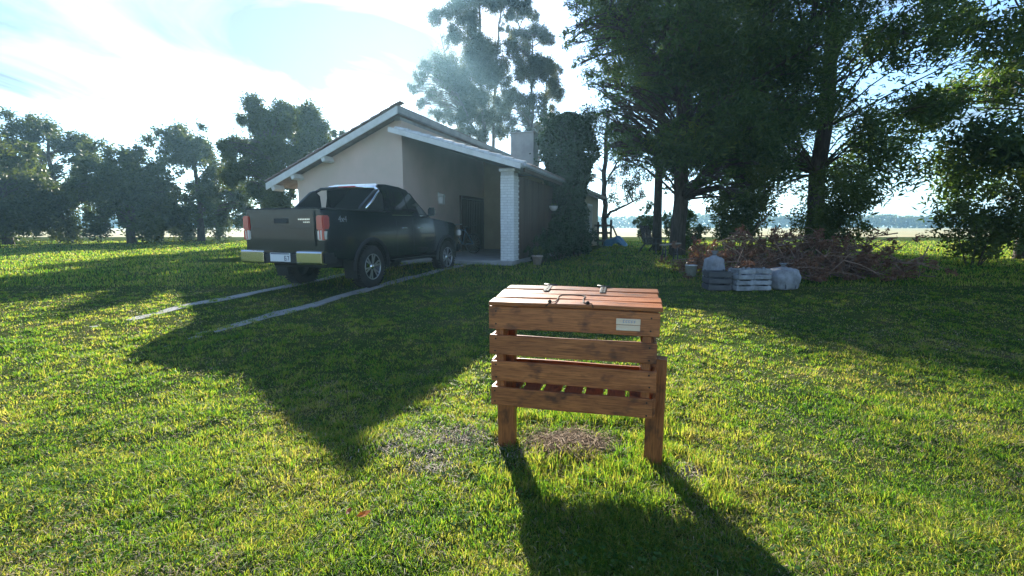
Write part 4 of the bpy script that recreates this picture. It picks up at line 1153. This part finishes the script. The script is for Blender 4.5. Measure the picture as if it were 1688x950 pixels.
# slender tree by the far corner of the house
sb = at(998, 398, 27); sb.z = .3
sl = [(1040, 235, 14), (1020, 250, 12), (1052, 262, 12), (1030, 282, 12), (1018, 300, 10), (1048, 300, 11), (1060, 285, 9), (1034, 320, 9), (1015, 330, 8), (1056, 325, 8), (1010, 215, 12), (990, 205, 12), (975, 190, 12), (968, 215, 9), (985, 240, 7), (972, 268, 6), (975, 290, 5), (1046, 214, 12)]
tree('slender_tree', 'slender leaning limbed tree at the far corner of the house', 'tree', sb,
     [stem([(998, 398), (997, 320), (999, 250), (1000, 215), (1003, 195)], 27, .17, .07, .3), stem([(1000, 352), (1028, 340), (1056, 326)], 27, .09, .03), stem([(998, 300), (1022, 262), (1042, 236)], 27, .07, .02)],
     split_clumps(img_clumps(sl, 27, 1.2, r6), r6, 6, .8), M['bark'], M['broad_leaf'], 15000, (0.12, 0.045), 0.4, 31, hollow=0.1, br=0.02, soft=1.0)
# leafy tree left of the house
tb = at(470, 372, 25); tb.z = .3
ll = [(470, 200, 26), (500, 205, 24), (530, 215, 20), (552, 225, 14), (480, 230, 28), (515, 235, 24), (465, 260, 26), (490, 265, 22), (460, 295, 22), (465, 325, 20), (440, 190, 26), (420, 215, 30), (410, 250, 30), (435, 270, 28), (425, 305, 26), (400, 290, 24), (478, 182, 12), (385, 240, 22), (445, 335, 20)]
tree('leafy_tree', 'round leafy tree at the left end of the house', 'tree', tb, [[(tb, .26), (tb + Vector((0, 0, 2.5)), .2), (tb + Vector((-.6, 0, 5.0)), .08)], [(tb + Vector((0, 0, 2)), .14), (tb + Vector((1.2, .2, 4.6)), .05)]],
     split_clumps(img_clumps(ll, 25, 2.0, r6), r6, 7), M['bark'], M['broad_leaf'], 90000, (0.15, 0.075), 0.1, 41, 'trees left of the house', hollow=0.2, soft=.4)
for k, (px, Y, hh, rr_, lab) in enumerate([(330, 34, 7.5, 3.2, 'broad dark leafy tree standing away from the house wall'), (215, 30, 6.0, 2.6, 'middle sized leafy tree in the tree row left of the house'), (95, 36, 9.0, 3.6, 'tall leafy tree at the outer end of the tree row'), (10, 27, 5.5, 2.5, 'low bushy tree at the outer end of the tree row')]):
    q = at(px, 372, Y); q.z = .3
    cc = crown_field(q.x, q.y, [(1.2, rr_ * .7), (hh * .5, rr_), (hh * .8, rr_ * .75), (hh, rr_ * .3)], 46, r6)
    tree('leafy_tree', lab, 'tree', q, [[(q, .25), (q + Vector((.1, 0, hh * .5)), .17), (q + Vector((0, 0, hh * .9)), .05)]], split_clumps([(c_, s_ * 1.35) for c_, s_ in cc], r6, 3, .7), M['bark'], M['broad_leaf'], 34000, (0.22, 0.11), 0.1, 50 + k, 'trees left of the house', hollow=0.2, soft=.45)

# ivy grown over the flue breast on the side wall
ic = hw(0.62, 4.75, 0); ib = Vector((ic.x, ic.y, g1(ic.x, ic.y)))
ivy = thing('ivy_column', 'tall column of dark ivy climbing the side wall above the roof', 'ivy', ib, HR)
poly('trunk', *tube_geo([(0, 0, -.2), (0, 0, 2), (.05, 0, 3.4), (0, .05, 4.6)], [.34, .36, .36, .28], 10), M['bark'], ivy, True)
n = 26000
zz = rng.random(n) ** 0.85 * 5.0; th = rng.random(n) * 2 * np.pi
prof = np.interp(zz, [0, .5, 1.6, 2.6, 3.4, 4.2, 4.7, 5.0], [.62, .72, .66, .62, .78, .86, .74, .25])
lump = 1 + .10 * np.sin(2 * th - 1.7 * zz) + .18 * np.sin(3 * th + 2.1 * zz) + .12 * np.sin(5 * th - 3.3 * zz + 1) + .07 * np.sin(9 * zz + 4 * th)
rad = prof * lump * rng.uniform(.74, 1.10, n)
C = np.stack([rad * np.cos(th), rad * np.sin(th), zz], 1)
V, F = leaf_quads(C, 0.105, 0.085, .5, rng)
big('crown', V, F, M['ivy_leaf'], ivy)
ivf = []
for k in range(70):      # loose shoots
    t_ = random.random() * 6.28; z_ = random.uniform(2.2, 5.05); r_ = random.uniform(.55, 1.02)
    ivf.append(clump_points((r_ * math.cos(t_), r_ * math.sin(t_), z_), random.uniform(.12, .3), 46, rng, soft=.4))
V, F = leaf_quads(np.concatenate(ivf), 0.10, 0.08, .5, rng)
big('loose_shoots', V, F, M['ivy_leaf'], ivy)

def shrub(name, label, p, size, n, leafm, leaf, seed, group=None, cat='shrub', nst=7, droop=-0.1):
    r = np.random.default_rng(seed)
    root = thing(name, label, cat, p, 0, group); w = Wood(); Cs = []
    for k in range(nst):
        t = r.random() * 6.28; q = size[0] * math.sqrt(r.random()) * .8
        e_ = Vector((q * math.cos(t), q * math.sin(t) * size[1] / size[0], size[2] * r.uniform(.45, .95)))
        w.add(bend((e_.x * .15, e_.y * .15, -.1), e_, r, .02, 5), [.018, .015, .012, .009, .004], 5)
        for f in (.55, .95):
            Cs.append(clump_points(e_ * f, size[0] * r.uniform(.32, .5), int(n / nst / 2), r, .8, .2))
    poly('stem', w.V, w.F, M['bark'], root, True)
    C = np.concatenate(Cs); C[:, 2] = np.abs(C[:, 2]) + .02
    V_, F_ = leaf_quads(C, leaf[0], leaf[1], droop, r)
    big('foliage', V_, F_, leafm, root)
    return root
def gp(x, y): return Vector((x, y, g1(x, y)))
sp = lambda x, y: (lambda q: gp(q.x, q.y))(hw(x, y, 0))
shrub('garden_shrub', 'low dark shrub planted against the plank wall beside the pillar', sp(.75, .9), (.42, .42, .75), 2600, M['ivy_leaf'], (.08, .04), 1, 'shrubs along the side wall')
shrub('garden_shrub', 'taller dark shrub planted between the plank wall and the ivy', sp(.85, 2.5), (.6, .6, 1.25), 4200, M['ivy_leaf'], (.09, .045), 2, 'shrubs along the side wall')
shrub('garden_shrub', 'spreading dark shrub at the foot of the ivy column', sp(1.15, 4.0), (.75, .6, .9), 4200, M['ivy_leaf'], (.08, .05), 3, 'shrubs along the side wall')
shrub('green_shrub', 'bright green sunlit shrub behind the brush heap', gp(7.0, 14.6), (1.15, .9, 2.9), 9000, M['shrub_leaf'], (.10, .045), 4, 'shrubs behind the brush heap')
shrub('green_shrub', 'tall olive green shrub standing beyond the pale crates', gp(9.2, 13.6), (1.5, 1.0, 2.6), 9000, M['shrub_leaf'], (.10, .045), 5, 'shrubs behind the brush heap')
shrub('green_shrub', 'broad green shrub at the outer end of the brush heap', gp(12.6, 12.8), (1.6, 1.2, 2.3), 8000, M['shrub_leaf'], (.11, .05), 6, 'shrubs behind the brush heap')
shrub('field_bush', 'small pale green bush at the edge of the straw field', gp(*(lambda q: (q.x, q.y))(at(1062, 388, 30))), (.7, .7, 1.9), 2600, M['shrub_leaf'], (.12, .06), 7)
shrub('dark_bush', 'dark upright bush between the slender tree and the slim pine', gp(*(lambda q: (q.x, q.y))(at(1072, 388, 27))), (.75, .75, 2.6), 4200, M['pine_leaf'], (.12, .05), 8)
shrub('dark_bush', 'dark bushy undergrowth behind the two pine trunks', gp(*(lambda q: (q.x, q.y))(at(1112, 388, 24))), (1.1, .8, 2.4), 6000, M['pine_leaf'], (.13, .055), 9)
shrub('dark_bush', 'dark low bush beyond the bench and the thick pine', gp(*(lambda q: (q.x, q.y))(at(1140, 390, 21))), (.7, .7, 1.1), 3000, M['pine_leaf'], (.11, .05), 10)
# distant wood on the horizon
n = 16000
x = rng.uniform(-420, 420, n); d_ = rng.random(n)
top = 5.5 + 2.2 * vnoise(x, x * 0, .03, 9) + 1.4 * vnoise(x, x * 0, .11, 10)
C = np.stack([x, 300 + rng.uniform(-8, 8, n), 0.3 + top * d_ ** .7], 1)
V, F = leaf_quads(C, 3.0, 2.0, 0.0, rng)
tag(big('distant_wood', V, F, M['broad_leaf']), 'low distant wood along the far edge of the field', 'wood', kind='stuff')

# ------------------------------------------------------------------ yard things
# ranch fence by the far corner of the house
fp = at(975, 400, 26); fp.z = .3
fence = thing('rail_fence', 'dark wooden rail fence at the far corner of the house', 'fence', (fp.x, fp.y, .28), R(-4))
for k, xx in enumerate((-.45, .35, 1.05)):
    box('post', (xx, 0, .62), (.11, .11, 1.4 if k < 2 else 1.65), M['fence_wood'], fence, .008)
for z_ in (.30, .72, 1.12):
    box('rail', (.30, -.075, z_), (1.6, .045, .12), M['fence_wood'], fence, .006)
tube('brace', [(1.12, 0, 1.1), (1.6, .1, .1)], .045, M['fence_wood'], fence, 6)
# blue tarpaulin heaped against the fence
M['tarp'] = mat('blue_tarpaulin', (0.03, 0.16, 0.34), 0.35, (0.05, 0.24, 0.42), 5, bump=.6, bscale=9)
tq = at(1014, 400, 25.4)
V_, F_ = [], []
NT = 18
for i in range(NT + 1):
    for j in range(NT + 1):
        u, v = 2 * i / NT - 1, 2 * j / NT - 1
        e_ = max(0, 1 - (u * u + v * v) * .8)
        V_.append((u * .62, v * .5, .50 * e_ ** .6 * (1 + .25 * math.sin(5 * u + 2 * v) * math.cos(4 * v)) + .02 * math.sin(17 * u) * math.cos(13 * v)))
for i in range(NT):
    for j in range(NT):
        a_ = i * (NT + 1) + j; F_.append((a_, a_ + NT + 1, a_ + NT + 2, a_ + 1))
tag(poly('tarpaulin', V_, F_, M['tarp'], None, True, (tq.x, tq.y, g1(tq.x, tq.y) - .01)), 'bright blue tarpaulin heaped beside the rail fence', 'tarpaulin')
# weathered dark garden chair leaning by the pines
M['grey_wood'] = mat('weathered_wood', (0.05, 0.043, 0.04), 0.85, (0.10, 0.09, 0.085), 5, (.5, 4, 4), .4, 9, objrand=.15)
cq = at(1078, 410, 19); chair = thing('garden_chair', 'weathered dark wooden garden chair under the pines', 'chair', (cq.x, cq.y, g1(cq.x, cq.y)), R(35))
for k in range(6): box('seat_slat', (0, -.30 + k * .11, .40 - k * .012), (.62, .09, .02), M['grey_wood'], chair, .004)
for k in range(5): box('back_slat', (-.24 + k * .12, .40, .72), (.095, .02, .80), M['grey_wood'], chair, .004, rot=(R(-20), 0, 0))
for s in (-1, 1):
    tube('leg', [(s * .30, -.30, .55), (s * .30, -.34, -.03)], .03, M['grey_wood'], chair, 6)
    tube('leg', [(s * .30, .20, .40), (s * .30, .55, -.03)], .03, M['grey_wood'], chair, 6)
    box('arm', (s * .34, -.02, .58), (.11, .72, .025), M['grey_wood'], chair, .006)
    box('arm_post', (s * .33, .22, .48), (.04, .05, .20), M['grey_wood'], chair)
# small sawhorse bench with one pale plank
M['pale_plank'] = mat('pale_plank', (0.30, 0.25, 0.19), 0.8, (0.22, 0.18, 0.14), 5, (.5, 4, 4), .3, 8)
bq = at(1104, 425, 14.5); bench = thing('plank_bench', 'small rough bench topped by one pale plank near the thick pine', 'bench', (bq.x, bq.y, g1(bq.x, bq.y)), R(12))
box('plank', (0, 0, .50), (.62, .24, .04), M['pale_plank'], bench, .006, rot=(0, R(-5), 0))
for sx in (-.2, .2):
    for sy in (-1, 1):
        tube('leg', [(sx, sy * .05, .47), (sx, sy * .14, -.04)], .022, M['grey_wood'], bench, 6)
    box('cross_bar', (sx, 0, .2), (.03, .2, .03), M['grey_wood'], bench)
# heap of dry cut branches
M['brush'] = mat('dry_branches', (0.13, 0.075, 0.05), 0.85, (0.22, 0.14, 0.10), 6, island=.45)
M['brush_leaf'] = leafmat('dry_leaf', (0.09, 0.05, 0.028), (0.25, 0.13, 0.085), .3, (1.2, 1.0, .7), nscale=2)
hp = gp(5.25, 10.8)
heap = thing('brush_heap', 'heap of reddish dry cut branches and leaves at the lawn edge', 'brush heap', hp, 0)
w = Wood(); Cl = []
for k in range(330):
    cx = random.uniform(-1.05, 3.4); cy = random.gauss(0, .7); hz = max(.1, (1.02 - .10 * abs(cx - .9)) * math.exp(-(cy / .9) ** 2)) * (0.55 if cx < -.5 else 1)
    c = Vector((cx, cy, hz * random.random()))
    d = Vector((random.gauss(0, 1), random.gauss(0, .8), random.gauss(.15, .45))).normalized() * random.uniform(.2, .65)
    a_, b_ = c - d, c + d; a_.z = max(a_.z, .02); b_.z = max(b_.z, .02)
    w.add(bend(a_, b_, rng, .05, 4), [.014, .011, .008, .003], 4)
    for q in range(2):
        e_ = c.lerp(b_, random.random()) ; f_ = e_ + Vector((random.gauss(0, .15), random.gauss(0, .15), random.gauss(.08, .12)))
        w.add([e_, e_.lerp(f_, .5), f_], [.006, .005, .002], 3)
    Cl.append(clump_points(b_, .14, 60, rng, .8, .0, 9))
tw = poly('branches', w.V, w.F, M['brush'], heap); tw['kind'] = 'stuff'
C = np.concatenate(Cl); C[:, 2] = np.maximum(C[:, 2], .02)
V, F = leaf_quads(C, .08, .03, .2, rng)
lv = big('dry_leaves', V, F, M['brush_leaf'], heap); lv['kind'] = 'stuff'
# dark slatted crate and pale woven sacks
M['crate'] = mat('dark_crate', (0.045, 0.045, 0.05), 0.7, (0.07, 0.07, 0.075), 6, objrand=.12)
M['pale_crate'] = mat('pale_plastic_crate', (0.33, 0.35, 0.38), 0.65, (0.13, 0.135, 0.14), 5, objrand=.1)
def slat_crate(p, sz, m, lab, rz, group=None, rows=3):
    t = thing('slatted_crate', lab, 'crate', p, rz, group)
    wx, wy, hz = sz; st = hz / rows
    for k in range(rows):
        for s in (-1, 1):
            box('slat', (0, s * (wy / 2 - .009), st * (k + .5)), (wx, .018, st * .74), m, t, .003)
            box('slat', (s * (wx / 2 - .009), 0, st * (k + .5)), (.018, wy - .04, st * .74), m, t, .003)
    for sx in (-1, 1):
        for sy in (-1, 1):
            box('corner_post', (sx * (wx / 2 - .036), sy * (wy / 2 - .034), hz / 2 + .004), (.034, .03, hz), m, t, .003)
    box('floor', (0, 0, .012), (wx - .04, wy - .04, .016), m, t)
    return t
slat_crate(gp(3.86, 8.75), (.42, .42, .36), M['crate'], 'dark slatted crate standing beside the pale crates', R(-6))
c1 = gp(4.24, 8.6); c2 = gp(4.60, 8.66)
slat_crate(c1, (.33, .33, .20), M['pale_crate'], 'pale slatted crate at the bottom of the stack next to the dark crate', R(4), 'pale crates', 2)
slat_crate(c1 + Vector((.01, .01, .205)), (.33, .33, .20), M['pale_crate'], 'pale slatted crate on top of the stack next to the dark crate', R(9), 'pale crates', 2)
slat_crate(c2, (.33, .33, .20), M['pale_crate'], 'pale slatted crate at the bottom of the stack next to the grey sack', R(-5), 'pale crates', 2)
slat_crate(c2 + Vector((0, .01, .205)), (.33, .33, .20), M['pale_crate'], 'pale slatted crate on top of the stack next to the grey sack', R(-9), 'pale crates', 2)
M['sack'] = mat('woven_sack', (0.30, 0.31, 0.33), 0.85, (0.15, 0.155, 0.165), 5, bump=.7, bscale=14)
M['strap'] = mat('dark_strap', (0.04, 0.045, 0.06), .7)
def sack(p, s, lab, rz, seed):
    r = random.Random(seed)
    bm = bmesh.new(); bmesh.ops.create_cube(bm, size=1); bmesh.ops.subdivide_edges(bm, edges=bm.edges[:], cuts=7, use_grid_fill=True)
    ph = r.random() * 6
    for v in bm.verts:
        c = v.co.copy(); n_ = c.normalized() * .62
        c = c.lerp(n_, .55)
        c += c.normalized() * (.03 * math.sin(9 * c.x + ph) * math.cos(8 * c.y + c.z * 11) + r.uniform(-.008, .008))
        v.co = Vector((c.x * s[0], c.y * s[1], (c.z + .46) * s[2]))
        if v.co.z < .0: v.co.z = 0
    root = thing('woven_sack', lab, 'sack', p, rz, 'sacks by the crate')
    fromb('bag', bm, M['sack'], root, True)
    lathe('tied_neck', [(.15, s[2] * .90), (.06, s[2] * 1.0), (.028, s[2] * 1.05), (.035, s[2] * 1.09), (.075, s[2] * 1.2), (.068, s[2] * 1.2), (.02, s[2] * 1.08)], M['sack'], root, 9, smooth=False)
    lathe('tie', [(.034, s[2] * 1.035), (.036, s[2] * 1.06), (.030, s[2] * 1.075)], M['strap'], root, 9)
    for xx in (-.22, .22):
        V_, F_ = [], []
        for k in range(21):
            t = math.pi * (k / 20) * 1.0
            for d_ in (-.014, .014):
                V_.append(((xx * s[0]) + d_, -s[1] * .50 * math.cos(t) * 1.0, max(.01, s[2] * (.40 + .56 * math.sin(t)) if 0 < k < 20 else .02)))
        for k in range(20): F_.append((2 * k, 2 * k + 1, 2 * k + 3, 2 * k + 2))
        poly('strap', V_, F_, M['strap'], root)
    return root
sack(gp(5.12, 8.8), (.50, .42, .40), 'lumpy grey woven sack lying beside the pale crates', R(14), 3)
sack(gp(4.05, 9.35), (.34, .30, .54), 'upright grey sack leaning on the brush heap behind the crates', R(30), 4)
# white bucket at the foot of the heap
M['bucket'] = mat('white_plastic', (0.62, 0.60, 0.58), .5, (.45, .43, .40), 10)
uq = gp(3.98, 10.35)
bu = thing('white_bucket', 'small white plastic bucket at the foot of the brush heap', 'bucket', uq, 0)
lathe('pail', [(.001, .0), (.10, .0), (.125, .24), (.132, .24), (.132, .255), (.12, .255), (.097, .015), (.001, .015)], M['bucket'], bu, 20)
tube('handle', [(.13, 0, .24), (.09, -.10, .27), (0, -.14, .28), (-.09, -.10, .27), (-.13, 0, .24)], .004, M['black_metal'], bu, 5)
# flower pots by the side wall
M['pot'] = mat('pale_clay', (0.46, 0.36, 0.32), .85, (.34, .27, .24), 9, bump=.3, bscale=30)
def pot(p, s, lab, leafm):
    t = thing('flower_pot', lab, 'flower pot', p, 0, 'pots along the side wall')
    lathe('pot', [(.001, 0), (.10 * s, 0), (.145 * s, .22 * s), (.16 * s, .22 * s), (.16 * s, .26 * s), (.14 * s, .26 * s), (.135 * s, .21 * s), (.001, .2 * s)], M['pot'], t, 22)
    V_, F_ = leaf_quads(clump_points((0, 0, .38 * s), .18 * s, 260, rng), .07, .03, -.2, rng)
    big('plant', V_, F_, leafm, t)
pot(sp(.78, .30), 1.0, 'pale clay flower pot at the foot of the brick pillar', M['shrub_leaf'])
# white hanging pot on the plank wall
wq = hw(RX + .22, 3.55, 1.72)
wp = thing('hanging_pot', 'white round hanging pot on the wall beside the ivy', 'flower pot', wq, HR)
lathe('bowl', [(.001, -.14), (.08, -.125), (.14, -.04), (.15, .03), (.14, .03), (.12, -.03), (.001, -.09)], M['bucket'], wp, 20)
tube('bracket', [(-.22, 0, .22), (0, 0, .25), (0, 0, .03)], .008, M['black_metal'], wp, 6)
V_, F_ = leaf_quads(clump_points((0, 0, .06), .14, 180, rng), .06, .03, .3, rng)
big('plant', V_, F_, M['shrub_leaf'], wp)
# bicycle propped in the carport beyond the truck's nose
M['bike'] = mat('blue_bike_paint', (0.05, 0.10, 0.16), .35, coat=.5)
bk = thing('bicycle', 'bluish bicycle leaning by the carport door beyond the truck', 'bicycle', hw(-2.75, 2.9, .11), HR + R(62))
bk.rotation_euler = (0, R(0), HR + R(75))
for yy in (-.52, .52):
    V_, F_ = [], []
    for k in range(28):
        t = 2 * math.pi * k / 28
        for q in range(6):
            p_ = 2 * math.pi * q / 6
            V_.append((.02 * math.sin(p_), yy + (.33 + .02 * math.cos(p_)) * math.cos(t), .35 + (.33 + .02 * math.cos(p_)) * math.sin(t)))
    for k in range(28):
        for q in range(6): F_.append((k * 6 + q, k * 6 + (q + 1) % 6, ((k + 1) % 28) * 6 + (q + 1) % 6, ((k + 1) % 28) * 6 + q))
    wh = poly('wheel', V_, F_, M['rubber'], bk, True)
    bm = bmesh.new()
    for k in range(14):
        t = 2 * math.pi * k / 14; bb(bm, (0, yy + .165 * math.cos(t), .35 + .165 * math.sin(t)), (.003, .32, .003), Euler((t, 0, 0)))
    fromb('wheel_spokes', bm, M['alloy'], wh)
bm = bmesh.new()
fr = Wood()
for a_, b_ in (((0, -.52, .35), (0, -.05, .32)), ((0, -.52, .35), (0, -.18, .80)), ((0, -.05, .32), (0, -.20, .88)), ((0, -.05, .32), (0, .36, .78)), ((0, -.18, .80), (0, .34, .86)), ((0, .33, .95), (0, .52, .35))):
    fr.add([a_, b_], [.018, .018], 6)
bm.free(); poly('frame', fr.V, fr.F, M['bike'], bk, True)
box('saddle', (0, -.22, .91), (.13, .25, .05), M['plastic'], bk, .02, seg=2)
tube('handlebar', [(-.30, .22, 1.02), (-.12, .32, 1.02), (0, .33, .98), (.12, .32, 1.02), (.30, .22, 1.02)], .014, M['alloy'], bk, 6)

# ------------------------------------------------------------------ air: bluish volume added to imitate lens glare, also fades the distance
bm = bmesh.new(); bb(bm, (0, 700, 22.0), (3300, 1700, 48))
hm = bpy.data.materials.new('glare_haze_air'); hm.use_nodes = True
hn, hl = hm.node_tree.nodes, hm.node_tree.links
hn.remove(hn['Principled BSDF'])
pv_ = hn.new('ShaderNodeVolumePrincipled')
pv_.inputs['Color'].default_value = (0.40, 0.74, 1.0, 1)
pv_.inputs['Density'].default_value = 0.00085
pv_.inputs['Anisotropy'].default_value = 0.58
hl.new(pv_.outputs[0], hn['Material Output'].inputs['Volume'])
hz_ = tag(fromb('glare_haze', bm, hm), 'bluish air added to imitate lens glare, also fading the far wood', 'glare_haze', kind='stuff')
